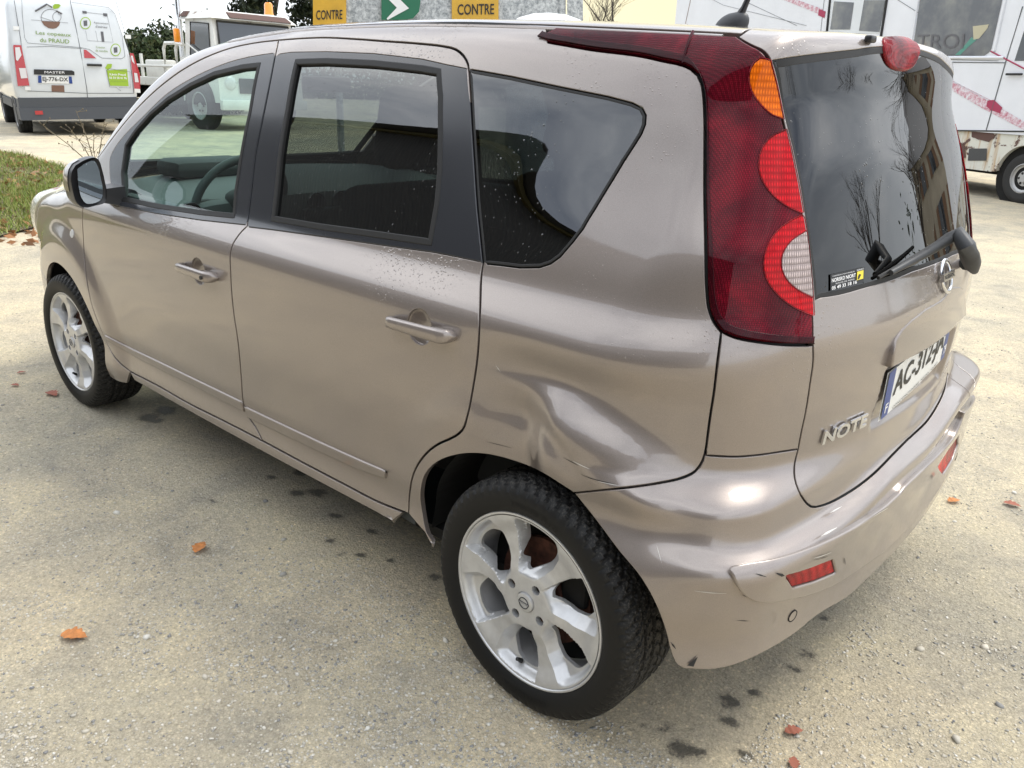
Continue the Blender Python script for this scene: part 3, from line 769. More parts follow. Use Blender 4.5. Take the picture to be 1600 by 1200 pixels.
gt0=wrap_inv(px_body([(1340,77)]))[0];print('glass top y',px_body([(1206,94),(1300,81.5),(1340,77)]))
gl_left=cut(lamp_r,(1269,468),(1206,97))
gl_bot=PX([(1269,467),(1312,460.5),(1350,450),(1400,435),(1425,424.5)])
gl_bot=gl_bot[gl_bot[:,0]<UC-.01]
inl=gl_left[::-1]+np.array([.012,0])
vtop=gl_top[:,1].copy()
gh=J(gl_top[gl_top[:,0]<UC-.02][::-1],inl[1:],gl_bot[2:])
glr=J(gh,mir(gh))
TG=panel('tailgate',[tail,glr],'paint',car,gap=.0022,holegap=0.,step=.008,h=.010)
glass('glass_tail',(.03,.033,.035),1.62)
RG=panel('rear_window',[glr],'glass_tail',TG,gap=.002,off=-.0015,rad=.002,depth=.003,h=.03)
# black print band round the glass edge
panel('window_seal',[glr,cen_scale(glr,1)],'rubber',RG,gap=.0,off=-.0012,rad=.001,depth=.012,h=.012,holegap=0)
# third brake light pod
c3=wrap_inv(np.array([[.345,0,1.475]]))[0]
def ell(c,a,b,n=40,p=2.2): 
    t=np.linspace(0,2*math.pi,n,endpoint=False);return np.c_[c[0]+a*np.sign(np.cos(t))*abs(np.cos(t))**(2/p),c[1]+b*np.sign(np.sin(t))*abs(np.sin(t))**(2/p)]
q3=px_body([(1365,78),(1420,78),(1395,62),(1395,98)]);print('brake3',q3,wrap_inv(q3))
c3=np.array([UC-.07,wrap_inv(q3)[:,1].mean()])
panel('brake_lamp',[ell(c3,.098,.030)],'lens_pink',TG,gap=0,rad=.006,off=.004,depth=.03,h=.008,step=.006,dome=(.010,.03))
# washer nozzle
pn=px_body([(1356,64)])[0];nn=grad(pn[None])[0]
MB().box(Vector(pn+nn*.006),(.016,.03,.014),.004).build('washer_nozzle','black_trim',TG,True)
# ---- wiper
Pp=np.array([rear(np.array([1.015]))[0],0.045,1.015]);Pp=px_body([(1500,411)])[0] if not np.isnan(px_body([(1500,411)])[0][0]) else Pp
print('wiper pivot',Pp)
def atx(u,v,x): return px_plane(u,v,0,x)
e1,e2,e3,e4,e5=atx(1519,412,.568),atx(1510,385,.562),atx(1496,364,.535),atx(1447,396,.495),atx(1392,426,.468)
wp_=MB();wp_.tube([Pp-np.array([.02,0,0]),Pp+np.array([.03,0,0]),e1+np.array([-.01,0,0])],[.011,.011,.016],10)
wp_.tube([e1+(e1-e2)*.45,e1,(e1+e2)/2,e2,e3,e3*.75+e4*.25,e4,e5],[.008,.0175,.019,.018,.015,.0125,.009,.006],12)
WPR=wp_.build('wiper_arm','plastic_grey',TG,True,60)
b1,b2=atx(1372,434,.455),atx(1462,380,.480)
WB=MB().tube([b1,b1*.5+b2*.5+np.array([.004,0,0]),b2],[.004,.006,.004],6);WB.build('wiper_blade','rubber',WPR,True)
MB().tube([b1*.8+b2*.2+np.array([.012,0,0]),b1*.5+b2*.5+np.array([.016,0,0]),b1*.15+b2*.85+np.array([.01,0,0])],[.003,.006,.003],6).build('blade_holder','plastic_grey',WPR,True)
# ---- emblem on the tailgate
def frame_at(p,flip=1):
    n=grad(p[None])[0];ez=Vector(n);ex=Vector((0,1,0));ex=(ex-ez*ex.dot(ez)).normalized();ey=ez.cross(ex);return Vector(p),ex,ey,ez
pe=on_chart([[UC+.042,wrap_inv(px_body([(1478,430)]))[0,1]]],0.)[0];fo,fx,fy,fz=frame_at(pe);print('emblem',pe)
em=MB();n=40;rg_=[]
for i in range(n):
    a=2*math.pi*i/n;ring=[]
    for q in range(8):
        b=2*math.pi*q/8;rr=.0365+.0055*math.cos(b);hh=.006+.004*math.sin(b);ring.append(em.b.verts.new(fo+fx*rr*math.cos(a)+fy*rr*math.sin(a)+fz*hh))
    rg_.append(ring)
for i in range(n):
    for q in range(8): em.b.faces.new((rg_[i][q],rg_[i][(q+1)%8],rg_[(i+1)%n][(q+1)%8],rg_[(i+1)%n][q]))
E_=em.build('emblem','chrome',TG,True,60)
MB().prism([(-.045,-.009),(.045,-.009),(.045,.009),(-.045,.009)],.004,.013,frame=(fo,fx,fy,fz)).bevel(.0015).build('emblem_bar','chrome',E_)
flat_text('emblem_lettering','NISSAN',fo-fx*.037-fy*.005+fz*.0132,fx,fy,.074,.010,'ink',E_,.0006,.02)
# ---- handle garnish above the plate, plate and bumper
def rail(y,z,off=0): # chart coords from y,z on the tailgate
    P=np.array([[rear(np.array([z]))[0]+rplan(np.array([y]))[0],y,z]]);return wrap_inv(P)[0]
gzb,gzt=.850,.935
ga=[rail(-.262,gzb-.004),rail(-.262,gzb+.03),rail(-.25,gzb+.055),rail(-.22,gzt-.012),rail(-.18,gzt),rail(-.10,gzt+.012),rail(0,gzt+.015)]
gl_=np.array(ga);gb_=np.array([rail(-.262,gzb-.004),rail(-.15,gzb-.002),rail(0,gzb)])
garn=J(gl_,(mir(gl_)+[0,.018])[1:],(mir(gb_)+[0,.018])[1:-1][::-1]*1.)
panel('handle_garnish',[garn],'paint',TG,gap=0,rad=.005,depth=.03,h=.012,step=.008,offn=lambda uv,P:.002+.012*(1-sst(P[:,2],gzb,gzt)))
def plate_xyz(a,b,lift=0.):
    return (.494+lift-.004*((2*a-1)**2),-.24+.415*a,.717+.055*a+.11*b)
def plate_part(name,V2,Fc,m,lift,par,thick=0):
    return raw(name,[plate_xyz(a,b,lift) for a,b in V2],Fc,m,par)
def gridq(a0,a1,b0,b1,n=16):
    V=[(a0+(a1-a0)*i/n,b0+(b1-b0)*j) for j in (0,1) for i in range(n+1)];return V,[(i,i+1,i+n+2,i+n+1) for i in range(n)]
PL=plate_part('number_plate',*gridq(0,1,0,1),'white_plate',.003,TG)
V,Fc=gridq(-.008,1.008,-.035,1.0);plate_part('plate_holder',V,Fc,'white_plate',.0,PL)
plate_part('plate_band',*gridq(.0,.085,0,1,4),'plate_blue',.0036,PL);plate_part('plate_band',*gridq(.925,1,0,1,4),'plate_blue',.0036,PL)
def ptxt(s,a0,a1,b0,b1,m='ink',bold=.02,lift=.0044):
    V,Fc=text_geom(s,1,bold);V=V*[a1-a0,b1-b0]+[a0,b0];return plate_part('plate_lettering',V,Fc,m,lift,PL)
ptxt('AC-312-JA',.105,.905,.20,.86);ptxt('F',.028,.062,.1,.3,'white_ink');ptxt('79',.935,.99,.12,.35,'white_ink')
ptxt('CONCESSIONNAIRE  NISSAN  NIORT',.14,.86,.03,.09,'ink',0)
# NOTE badge
V,Fc=text_geom('NOTE',1,.03);chart_geom('badge_lettering',V,Fc,[(1280,694),(1349,664),(1353,644),(1286,672)],'chrome',TG,.003,.004)
# window sticker
c4=[(1297,455),(1349,441),(1350,417),(1297,429)]
sq4=np.array([(0,0),(1,0),(1,1),(0,1)],float)
ST=chart_geom('window_sticker',sq4,[(0,1,2,3)],c4,'sticker',TG,.001)
def stxt(s,a0,a1,b0,b1,m='white_ink',bold=.02):
    V,Fc=text_geom(s,1,bold);chart_geom('sticker_lettering',V*[a1-a0,b1-b0]+[a0,b0],Fc,c4,m,ST,.0016)
stxt('NORISKO NIORT',.03,.74,.50,.74);stxt('05 49 33 18 16',.03,.78,.05,.27);stxt('CONTROLE TECHNIQUE',.05,.70,.82,.90,bold=0);stxt('ROUTE DE PARIS',.15,.70,.34,.42,bold=0);stxt('NORISKO',.77,.97,.84,.95,bold=0)
chart_geom('sticker_flag',np.array([(.78,.25),(.97,.25),(.97,.80),(.78,.80)]),[(0,1,2,3)],c4,'yellow_ink',ST,.0014)
chart_geom('sticker_flag',np.array([(.80,.30),(.84,.30),(.90,.55),(.84,.62),(.81,.50)]),[(0,1,2,3,4)],c4,'ink',ST,.0018)
# ---- rear bumper
bl=PX([(897,771),(930,813),(965,860),(1000,903),(1024,946),(1040,990),(1047,1018),(1058,1040),(1071,1046)])
bb=PX([(1071,1046),(1112,1047),(1150,1039),(1195,1019),(1240,992),(1277,962),(1326,932),(1355,905)])
print('bumper bottom',wrap_fwd(bb[::6]).round(3))
bbz=bb[-1,1]
top_b=J(cut(seam_b,(1103,712),(897,771))[::-1],corner_bot[1:],tg_low[1:])
hb=J(top_b[::-1],bl[1:],bb[1:])
hb=hb[hb[:,0]<UC-.005]
BUM=panel('bumper',[J(hb,(lambda q:q[~((q[:,1]>.5)&(q[:,0]<tgR[-1,0]+.03))])(mir(hb)),tgR[::-1])],'paint',car,gap=.002,step=.009,depth=.03,h=.0085)
st=J(PX([(1141,886),(1160,882),(1206,874),(1262.5,854),(1319,826),(1375,790),(1400,768)]),)
sb=PX([(1137,892),(1150,914),(1165,930),(1187,938),(1225,934),(1262,925),(1300,910),(1337,887),(1375,861)])
st=st[st[:,0]<UC-.02];sb=sb[sb[:,0]<UC-.02]
print('strip ends v',st[-1],sb[-1],UC)
sv=st[-1,1];sbv=sb[-1,1]
st2=PX([(1396,770),(1420,746),(1450,719),(1467,702),(1483,683),(1493,663),(1501,642)])
st2=st2[st2[:,0]>st[-1,0]+.01];print('strip right',wrap_fwd(st2[::4]).round(3))
stripL=J(st[::-1],sb)
rf=PX([(1221,895),(1258,884),(1294,871),(1299,891),(1266,905),(1232,914.5)],False)
rf2=PX([(1491.5,678),(1490.5,693),(1483,715),(1467,740),(1459,725),(1474,702)],False)
panel('bumper_moulding',[J(sb,mir(sb)[:-3],st2[::-1],st[::-1]),rf,rf2],'paint',BUM,gap=.0,rad=.005,off=.012,depth=.014,h=.012,step=.007,holegap=0)
for r_ in (rf,rf2): panel('rear_reflector',[r_],'reflector_red',BUM,gap=.0015,rad=.001,off=.007,depth=.006,h=.012,step=.006)
for u_,v_ in ((1238,962),):
    c=pc((u_,v_))
    for cc in (c,np.array([2*UC-c[0],c[1]]),np.array([UC-.18,c[1]]),np.array([UC+.18,c[1]])):
        s=panel('parking_sensor',[ell(cc,.0125,.0125,20,2)],'paint',BUM,gap=.001,rad=.001,off=.0015,depth=.004,h=.006,step=.003)
        P=on_chart(resample(ell(cc,.0125,.0125,20,2),.003),.001);MB().tube([*P,P[0]],.0012,5,False).build('sensor_ring','gap_black',s,True)
# torn lower corner and scuffs
bc=px_body([(1073,1038),(1090,1024),(1083,1040)]);nb_=grad(bc)
raw('torn_corner',list(bc+nb_*.004),[(0,1,2)],'scuff_dark',BUM)
# ---- roof, hood, windscreen, front end
def rail2(x,s): return (x,s*(yD(np.array([x]))[0]-.012))
xt=-1.62
roof=[rail2(x,-1) for x in np.linspace(xt+.05,endx-.0,60)]+[(endx-.004,s*yD(endx)*.97) for s in np.linspace(-1,1,20)[1:-1]]+[rail2(x,1) for x in np.linspace(endx,xt+.05,60)]+[(xt-.045*(1-(s)**2)+.05*0,-s*yD(xt)*.97) for s in np.linspace(-1,1,24)[1:-1]]
ROOF=panel('roof',[np.array(roof)],'paint',car,'top',gap=.003,h=.03,step=.02)
ws=[rail2(x,-1) for x in np.linspace(-2.50,xt+.045,40)]+[(xt-.052*(1-s**2),s*yD(xt)*.97) for s in np.linspace(-1,1,24)[1:-1]]+[rail2(x,1) for x in np.linspace(xt+.045,-2.50,40)]+[(-2.50-.14*(1-s**2),-s*.61) for s in np.linspace(-1,1,24)[1:-1]]
WS=panel('windscreen',[np.array(ws)],'glass_shield',car,'top',gap=.003,rad=.001,depth=.001,h=.04,off=-.002,step=.02)
wl=np.array(ws);wi=wl*.0
cw=wl.mean(0);wi=cw+(wl-cw)*[.95,.955]
panel('windscreen_border',[wl,wi],'rubber',WS,'top',gap=.002,off=-.004,rad=.001,depth=.01,h=.03,step=.02,holegap=0)
for s in (-1,1):
    xs_=np.linspace(-1.55,.16,50);P=top_fwd(np.c_[xs_,s*yD(xs_)]);MB().tube(P-[0,0,.0035],.0065,8).build('roof_moulding','paint',ROOF,True);xs_=np.linspace(-.72,tipx,30);P=top_fwd(np.c_[xs_,s*(yD(xs_)-.004)]);MB().tube(P-[0,0,.002],[.004+.004*math.sin(math.pi*k/29) for k in range(30)],6).build('roof_moulding','rubber',ROOF,True)
# hood
hd=[(x,-s_) for x,s_ in ((-2.55,.66),(-2.75,.665),(-3.0,.62),(-3.2,.54))]+[(-3.27,0)]+[(x,s_) for x,s_ in ((-3.2,.54),(-3.0,.62),(-2.75,.665),(-2.55,.66))]+[(-2.52-.14*(1-s**2),-s*.62) for s in np.linspace(-1,1,16)[1:-1]]
hd=cat(np.array(hd),.03);panel('hood',[hd],'paint',car,'top',gap=.003,h=.04,step=.02)
# fenders (wrap chart, below hood line)
fend_top=PX([(131,332),(115,316),(98,300),(90,288)])
h_in=PX([(90,288),(77,300),(68,318),(59,339),(56.5,360)])
fa=PX([(204,581),(186,566),(176,552),(157,531),(140,496),(122,463),(106,440),(91,421),(82,413),(73.5,410),(64,411),(57,417)])
print('fender',wrap_fwd(fa[::5]).round(2),wrap_fwd(h_in[::4]).round(2))
# ---- front fender, lamp and bumper
ftop=np.array([[-2.50,1.045],[-2.58,.985],[-2.68,.945],[-2.78,.915],[-2.84,.885]])
ang=np.linspace(R_(-12),R_(140),40);farch=np.c_[FX+.338*np.cos(ang),WZ+.338*np.sin(ang)]
# the arch meets the door's front edge low down
fseam=np.array([[farch[-1,0],farch[-1,1]],[-2.95,.545],[-3.05,.60],[-3.13,.655]])
hl_in=np.array([[-3.13,.655],[-3.07,.70],[-2.96,.78],[-2.84,.885]])
fend=J(fdf[::-1][:],ftop,hl_in[::-1][1:],fseam[::-1][1:],farch[::-1][1:-1],fdf[-1:])
fd2=J(ftop,hl_in[::-1][1:],fseam[::-1][1:],farch[::-1][1:],np.array([[-2.24,.215],[-2.13,.225]]),fdf[::-1])
FND=panel('fender',[fd2],'paint',car,both=True,gap=.0025)
hlp=J(hl_in,np.array([[-2.95,.885],[-3.06,.862],[-3.12,.842],[-3.20,.82],[-3.27,.79],[-3.29,.72],[-3.26,.66],[-3.2,.64]]))
panel('headlight',[hlp],'headlamp',car,both=True,gap=.002,off=.008,rad=.004,dome=(.024,.10),depth=.03,h=.012)
bmp=J(fseam,np.array([[-3.2,.63],[-3.27,.63],[-3.33,.45],[-3.28,.25],[-3.1,.22],[-2.93,.225]]),np.array([[FX+.338*math.cos(a),WZ+.338*math.sin(a)] for a in np.linspace(R_(190),R_(142),12)]))
panel('front_bumper',[bmp],'paint',car,both=True,gap=.0025)
def fr_fwd(q):
    q=np.atleast_2d(q);O=np.c_[np.full(len(q),-2.85),q];D=np.tile([-1.,0,0],(len(q),1));t=march(O,D,np.zeros(len(q)),np.full(len(q),1.),50);return O+D*t[:,None]
CH['front']=(lambda q:fr_fwd(q*[-1,1]),lambda P:np.atleast_2d(P)[:,1:]*[-1,1])
panel('front_bumper_face',[np.array([[-.55,.23],[.55,.23],[.62,.45],[.58,.62],[-.58,.62],[-.62,.45]])],'paint',car,'front',gap=0,h=.04,step=.03)
panel('grille',[np.array([[-.50,.63],[.50,.63],[.46,.76],[-.46,.76]])],'black_trim',car,'front',gap=0,h=.04,step=.03)
SI=pc((113,365))
s=panel('side_indicator',[ell(SI,.013,.017,20,2)],'white_plate',None,both=True,gap=0,rad=.003,off=.003,depth=.004,h=.006,step=.004,dome=(.006,.012))
for a,b in zip(s,FND): a.parent=b
# cowl under the windscreen
cow=[(-2.50-.14*(1-s**2),s*.61) for s in np.linspace(-1,1,24)]+[(-2.58-.15*(1-s**2),s*.63) for s in np.linspace(1,-1,24)]
panel('cowl',[np.array(cow)],'black_trim',car,'top',gap=-.01,off=-.006,h=.03,step=.02)
# ---- dark inner shell behind the panels, roof lining, floor
arcR=np.array([[RX+.425*math.cos(a),WZ+.425*math.sin(a)] for a in np.linspace(R_(186),R_(-2),40)])
us=np.linspace(.42,UC,30)
arcR=wrap_inv(np.array([[x,-.8,z] for x,z in arcR]))
arcR=arcR[arcR[:,1]>.34];uend=arcR[-1,0]
bott=J(np.array([[x,.30] for x in np.linspace(-2.08,-.42,30)]),arcR,np.array([[u,.36] for u in np.linspace(uend+.04,UC,24)]))
mid1=np.array([[UC,v] for v in np.linspace(.38,gh[-1,1]-.004,16)]);mid2=np.array([[UC,gh[0,1]+.006],[UC,topseam[:,1].max()]])
tsl=topseam[topseam[:,0]<UC][::-1]
inn=J(bott,mid1,gh[::-1],mid2,tsl if tsl[0,0]>tsl[-1,0] else tsl[::-1],dl(endx-.01,-2.33,80,.0),np.array([[-2.2,.95],[-2.10,.6]]))
IN=panel('inner_shell',[inn,gl_f,gl_r,gl_q],'interior',car,both=True,gap=0,off=-.02,rad=.002,depth=.002,h=.05,step=.02,holegap=0)
panel('roof_lining',[np.array(roof)*[1,.98]],'interior_grey',car,'top',gap=0,off=-.035,h=.06,step=.04,rad=.002,depth=.002)
mb=MB();mb.box((-1.05,0,.27),(2.3,1.50,.03));mb.box((.16,0,.36),(.5,.9,.03));mb.box((-.40,0,.50),(.5,1.0,.03));mb.build('floor_pan','gap_black',car)
MB().box((.10,0,.66),(.62,1.02,.03),.01).build('luggage_floor','interior',car)
MB().box((.12,0,.98),(.56,1.12,.018),.006).build('parcel_shelf','interior',car)
MB().box((-3.0,0,.42),(.5,1.1,.30)).build('engine_cover','gap_black',car)
# wheel wells
for ax in (RX,FX):
    for s in (-1,1):
        mb=MB();n=40;A=[];B=[];yy=np.abs(wrap_fwd(np.array([[ax+.372*math.cos(R_(2)+R_(176)*i/n),WZ+.372*math.sin(R_(2)+R_(176)*i/n)] for i in range(n+1)]))[:,1])-.035 if ax==RX else np.full(n+1,.78)
        for i in range(n+1):
            a=R_(2)+R_(176)*i/n;A.append(mb.b.verts.new((ax+.372*math.cos(a),s*min(.80,yy[i]),WZ+.372*math.sin(a))));B.append(mb.b.verts.new((ax+.372*math.cos(a),s*.50,WZ+.372*math.sin(a))))
        for i in range(n): mb.b.faces.new((A[i],A[i+1],B[i+1],B[i]))
        mb.b.faces.new(B);mb.build('wheel_well','gap_black',car)
# ---- wheels
def wheel_parts(root):
    yo=0.
    # tyre: revolved profile, tread blocks
    prof_=[(.2135,.012),(.216,-.004),(.224,-.010),(.238,-.0135),(.252,-.0145),(.266,-.0125),(.277,-.006),(.284,.003),(.2878,.014),(.2895,.026)]
    tread=[]
    for y0 in np.linspace(.032,.154,42):
        g=any(abs(y0-c)<.0045 for c in (.048,.077,.108,.138));tread.append((.2905-(.008 if g else 0)-(.0012*abs(y0-.093)/.06),y0))
    prof_=prof_+tread+[(.2878,.164),(.283,.176),(.270,.188),(.245,.190),(.2135,.176)]
    n=300;rings=[];mb=MB()
    for (r,y) in prof_:
        ring=[]
        for k in range(n):
            a=2*math.pi*k/n;rr=r
            if r>.276:
                ph=(k+int(abs(y-.09)*160))%5
                if ph==0: rr-=.0085 if (y<.045 or y>.14) else .0050
            elif .2<r and y<0 and r>.255: rr=r-(.0006 if (k%5==0) else 0)
            ring.append(mb.b.verts.new((rr*math.cos(a),y,rr*math.sin(a))))
        rings.append(ring)
    for i in range(len(rings)-1):
        for k in range(n): mb.b.faces.new((rings[i][k],rings[i][(k+1)%n],rings[i+1][(k+1)%n],rings[i+1][k]))
    ty=mb.build('tyre','tyre',root,True,40)
    for s_,a0,hh in (('195/55 R16',R_(100),.012),('EUROPA',R_(-70),.016)):
        V,Fc=text_geom(s_,1,.01);r0=.236;wd=.13/r0
        raw('tyre_lettering',[((r0+b*hh)*math.cos(a0-a*wd),-.0156,(r0+b*hh)*math.sin(a0-a*wd)) for a,b in V],Fc,'tyre',ty)
    # rim barrel
    MB().lathe([(.214,.010),(.2165,-.0005),(.2145,-.0055),(.2105,-.006),(.2075,-.003),(.2055,.003),(.201,.016),(.194,.030),(.188,.05),(.186,.12),(.195,.17)],96,'y').build('rim_barrel','alloy',root,True,50)
    # spoked face by constrained triangulation
    wl_=[(.078,38),(.082,47),(.104,52.5),(.125,51),(.146,49.2),(.168,48.0),(.180,46.5),(.184,43),(.185,34),(.180,25),(.168,20),(.150,15),(.132,14.5),(.112,17),(.094,24)]
    def PL(r,d,c): a=R_(c+d);return (r*math.cos(a),r*math.sin(a))
    loops=[np.array([(.2068*math.cos(2*math.pi*i/180),.2068*math.sin(2*math.pi*i/180)) for i in range(180)])]
    for k in range(6):
        c=-66.5+60*k;l=cat(np.array([PL(r,d,c) for r,d in wl_+wl_[:1]]),.0032)[:-1];
        loops.append(l[::-1] if area2(l)>0 else l)
    for q in (57,147,-33,-123): loops.append(np.array([(.052*math.cos(R_(q))+.0115*math.cos(-2*math.pi*i/16),.052*math.sin(R_(q))+.0115*math.sin(-2*math.pi*i/16)) for i in range(16)]))
    rr_=np.linspace(.068,.203,34);HI=lambda r:np.interp(r,[.05,.066,.08,.10,.13,.16,.207],[22,18,13.5,9,6,7,11.5]);LO=lambda r:np.interp(r,[.05,.066,.09,.11,.15,.18,.207],[57,56,54,52.5,51,49.5,48.5])
    cr_=[]
    for k in range(6):
        c=-66.5+60*k;cr_.append(np.array([PL(r,HI(r),c) for r in rr_]));r2=np.linspace(.187,.203,7);cr_.append(np.array([PL(r,LO(r),c) for r in r2]));cr_.append(np.array([PL(r,LO(r)-np.degrees(.004/r),c) for r in r2]))
    vo,fc,lo=cdt_fill(loops,.0030,cr_)
    def hgt(P):
        r=np.hypot(P[:,0],P[:,1]);d=(np.degrees(np.arctan2(P[:,1],P[:,0]))+66.5)%60
        # face edges as functions of radius (degrees from the spoke centre)
        hi=HI(r)
        lo_=LO(r)
        arc=np.radians(d-hi)*r; arc2=np.radians(lo_-d)*r
        dep=.025*np.clip(arc/.017,0,1)*sst(r,.058,.090)
        dep=.026*np.minimum(np.clip(arc/.019,0,1),np.clip(arc2/.004,0,1))*sst(r,.062,.095)*(1-sst(r,.188,.2055))
        base=-.004+.010*sst(r,.07,.12)-.012*sst(r,.15,.205)+.002     # dish: hub proud, spokes slightly sunk
        hub=-.004*(1-sst(r,.026,.034))
        return base+dep+hub*0+.003*(1-sst(r,.0235,.0255))
    H=hgt(vo);V=[(x,h,z) for (x,z),h in zip(vo,H)];Fc=[tuple(f) for f in fc]
    for li,idx in enumerate(lo):
        idx=[i for i in idx if i>=0];k=len(idx);base=len(V)
        if li==0: continue
        dpt=.010 if li<=6 else .014
        V+=[(V[i][0],V[i][1]+dpt,V[i][2]) for i in idx]
        Fc+=[(idx[i],base+i,base+(i+1)%k,idx[(i+1)%k]) for i in range(k)]
    sp=raw('rim','alloy' and V,Fc,'alloy',root,True)
    try: sp.data.set_sharp_from_angle(angle=R_(32))
    except Exception: pass
    MB().lathe([(.0001,-.0075),(.019,-.0075),(.0225,-.006),(.0235,.002)],32,'y').build('hub_cap','alloy',sp,True)
    mb=MB();pts=[(.0135*math.cos(a),-.0082,.0135*math.sin(a)) for a in np.linspace(0,2*math.pi,25)];mb.tube(pts,.0013,5,False);mb.box((0,-.0084,0),(.031,.0012,.005));mb.build('hub_badge','plastic_grey',sp)
    flat_text('hub_lettering','NISSAN',(-.0135,-.0091,-.0017),(1,0,0),(0,0,1),.027,.0034,'white_ink',sp,.0003)
    mb=MB()
    for q in (57,147,-33,-123): mb.lathe([(.0001,.016),(.006,.016),(.0085,.018),(.0085,.024)],6,'y',(.052*math.cos(R_(q)),0,.052*math.sin(R_(q))));
    mb.build('wheel_nut','plastic_grey',sp)
    mb=MB();mb.tube([(.188*math.cos(R_(-97)),.020,.188*math.sin(R_(-97))),(.176*math.cos(R_(-98)),.006,.176*math.sin(R_(-98)))],[.006,.0045],8);mb.build('valve','rubber',sp)
    MB().lathe([(.03,.066),(.13,.066),(.13,.078),(.03,.078)],64,'y').build('brake_disc','rust',root,True,30)
    MB().lathe([(.0001,.045),(.065,.045),(.07,.07)],40,'y').build('brake_hub','rust',root,True,30)
    MB().box((.09,.075,.06),(.07,.05,.10),.01).build('brake_caliper','gap_black',root)
    MB().lathe([(.0001,.10),(.186,.10)],48,'y').build('backing_plate','gap_black',root)
def copy_tree(o,parent):
    c=o.copy();COL.objects.link(c);c.parent=parent
    for ch in list(o.children): copy_tree(ch,c)
    return c
YW=.8315
wroot=bpy.data.objects.new('wheel',None);COL.objects.link(wroot);wroot.parent=car
wheel_parts(wroot)
wroot.location=(RX,-YW,WZ)
for x,s,rot,st in ((FX,-1,17,.02),(RX,1,40,0),(FX,1,5,.02)):
    c=copy_tree(wroot,car);c.location=(x,s*YW,WZ);c.rotation_euler=(0,R_(rot),(math.pi if s>0 else 0)+st)
# ---- door mirrors
def mirror(s):
    X=-1.985
    def pp(u,v,x=X): p=px_plane(u,v,0,x);return Vector((p[0],p[1]*(-s),p[2]))
    out=[(117,258),(133,249),(148,246),(153,249),(158,263),(163,284),(166,303),(163,316),(148,321),(129,324),(119,317),(113,300),(110,281),(112,266)]
    o2=cat(np.array(out+[out[0]],float),5)[:-1]
    P=[pp(u,v) for u,v in o2];c=sum(P,Vector())/len(P)
    mb=MB();rings=[]
    for dx,sc in ((0,.93),(.006,1.0),(-.02,1.03),(-.05,1.0),(-.085,.86),(-.115,.60),(-.128,.2)):
        rings.append([mb.b.verts.new(c+(p-c)*sc+Vector((dx,0,-.004*(dx<-.08)))) for p in P])
    n=len(P)
    for i in range(len(rings)-1):
        for k in range(n): mb.b.faces.new((rings[i][k],rings[i][(k+1)%n],rings[i+1][(k+1)%n],rings[i+1][k]))
    mb.b.faces.new(rings[-1]);mb.b.faces.new(rings[0])
    h=mb.build('mirror_housing','black_trim',car,True,60)
    # painted cap on the outer half
    mb=MB();rings=[]
    ks=[k for k,(u,v) in enumerate(o2) if u<133 and v<303]
    ks=sorted(ks,key=lambda k:(-(o2[k][1]) if True else 0))
    for dx,sc in ((-.018,1.055),(-.05,1.03),(-.086,.895),(-.118,.63),(-.132,.22)):
        rings.append([mb.b.verts.new(c+(P[k]-c)*sc+Vector((dx,0,0))) for k in ks])
    for i in range(len(rings)-1):
        for k in range(len(ks)-1): mb.b.faces.new((rings[i][k],rings[i][k+1],rings[i+1][k+1],rings[i+1][k]))
    mb.build('mirror_cap','paint',h,True,60)
    gi=[(121,264),(134,255),(147,251),(152,258),(157,276),(160.5,305),(158,312),(135,318),(128,310),(123,292)]
    g2=cat(np.array(gi+[gi[0]],float),4)[:-1]
    V=[pp(u,v,X+.010) for u,v in g2];raw('mirror_glass',V,[tuple(range(len(V)))],'mirror_glass',h)
    mb=MB();mb.hexa([(-2.10,-s*-.0+s*.78,.93),(-1.99,s*.78,.93),(-1.99,s*.78,1.0),(-2.10,s*.78,1.0),(-2.09,s*.90,.955),(-2.0,s*.90,.955),(-2.0,s*.90,.99),(-2.09,s*.90,.99)]);mb.build('mirror_arm','black_trim',h)
for s in (-1,1): mirror(s)
# ---- aerial
za=float(top_fwd(np.array([[-.10,0.]]))[0,2]);mb=MB()
A=Vector(px_plane(1145,37,1,0));A.z=float(top_fwd(np.array([[A.x,0.]]))[0,2]);print('aerial',A)
rings=[]
for f in np.linspace(0,1,9):
    z=.042*f;sx=(1-f**2.2)**.5*.5+.14*(f>0);rings.append([mb.b.verts.new(A+Vector((-.045*(1-f)*.0+ .105*(.5*math.cos(t))*(1-f**2.6)**.5*(1 if math.cos(t)<0 else .72)+.016*f,.05*.5*math.sin(t)*(1-f**2.6)**.5+0,z))) for t in np.linspace(0,2*math.pi,24,endpoint=False)])
for i in range(len(rings)-1):
    for k in range(24): mb.b.faces.new((rings[i][k],rings[i][(k+1)%24],rings[i+1][(k+1)%24],rings[i+1][k]))
AB=mb.build('aerial_base','plastic_grey',ROOF,True,60)
MB().tube([A+Vector((.018,0,.034)),A+Vector((.026,0,.05)),A+Vector((.045,0,.10)),A+Vector((.09,0,.22))],[.011,.008,.0055,.0045],10).build('aerial_mast','black_trim',AB,True)
# sunroof-like dark strip and roof seam are part of the roof
# ---- interior
def seat(x,y,w_=.50,z=.30,n=1,rec=.22):
    o=bpy.data.objects.new('seat',None);COL.objects.link(o);o.parent=car
    def slab(name,c,d,rot,bev,par):
        return MB().box(c,d,bev,Matrix.Rotation(rot,3,'Y'),4).build(name,'seat_fabric',par,True,50)
    cu=slab('cushion',(x-.02,y,z+.16),(.52,w_,.17),-.10,.05,o)
    slab('seat_back',(x+.30,y,z+.47),(.15,w_*.96,.66),rec,.06,o)
    for k in range(n):
        yy=y+(k-(n-1)/2)*.42
        slab('headrest',(x+.41,yy,z+.955),(.11,.30,.23),rec,.05,o)
    return o
for y in (-.37,.37): seat(-1.28,y)
o=seat(-.33,0,1.28,.30,3)
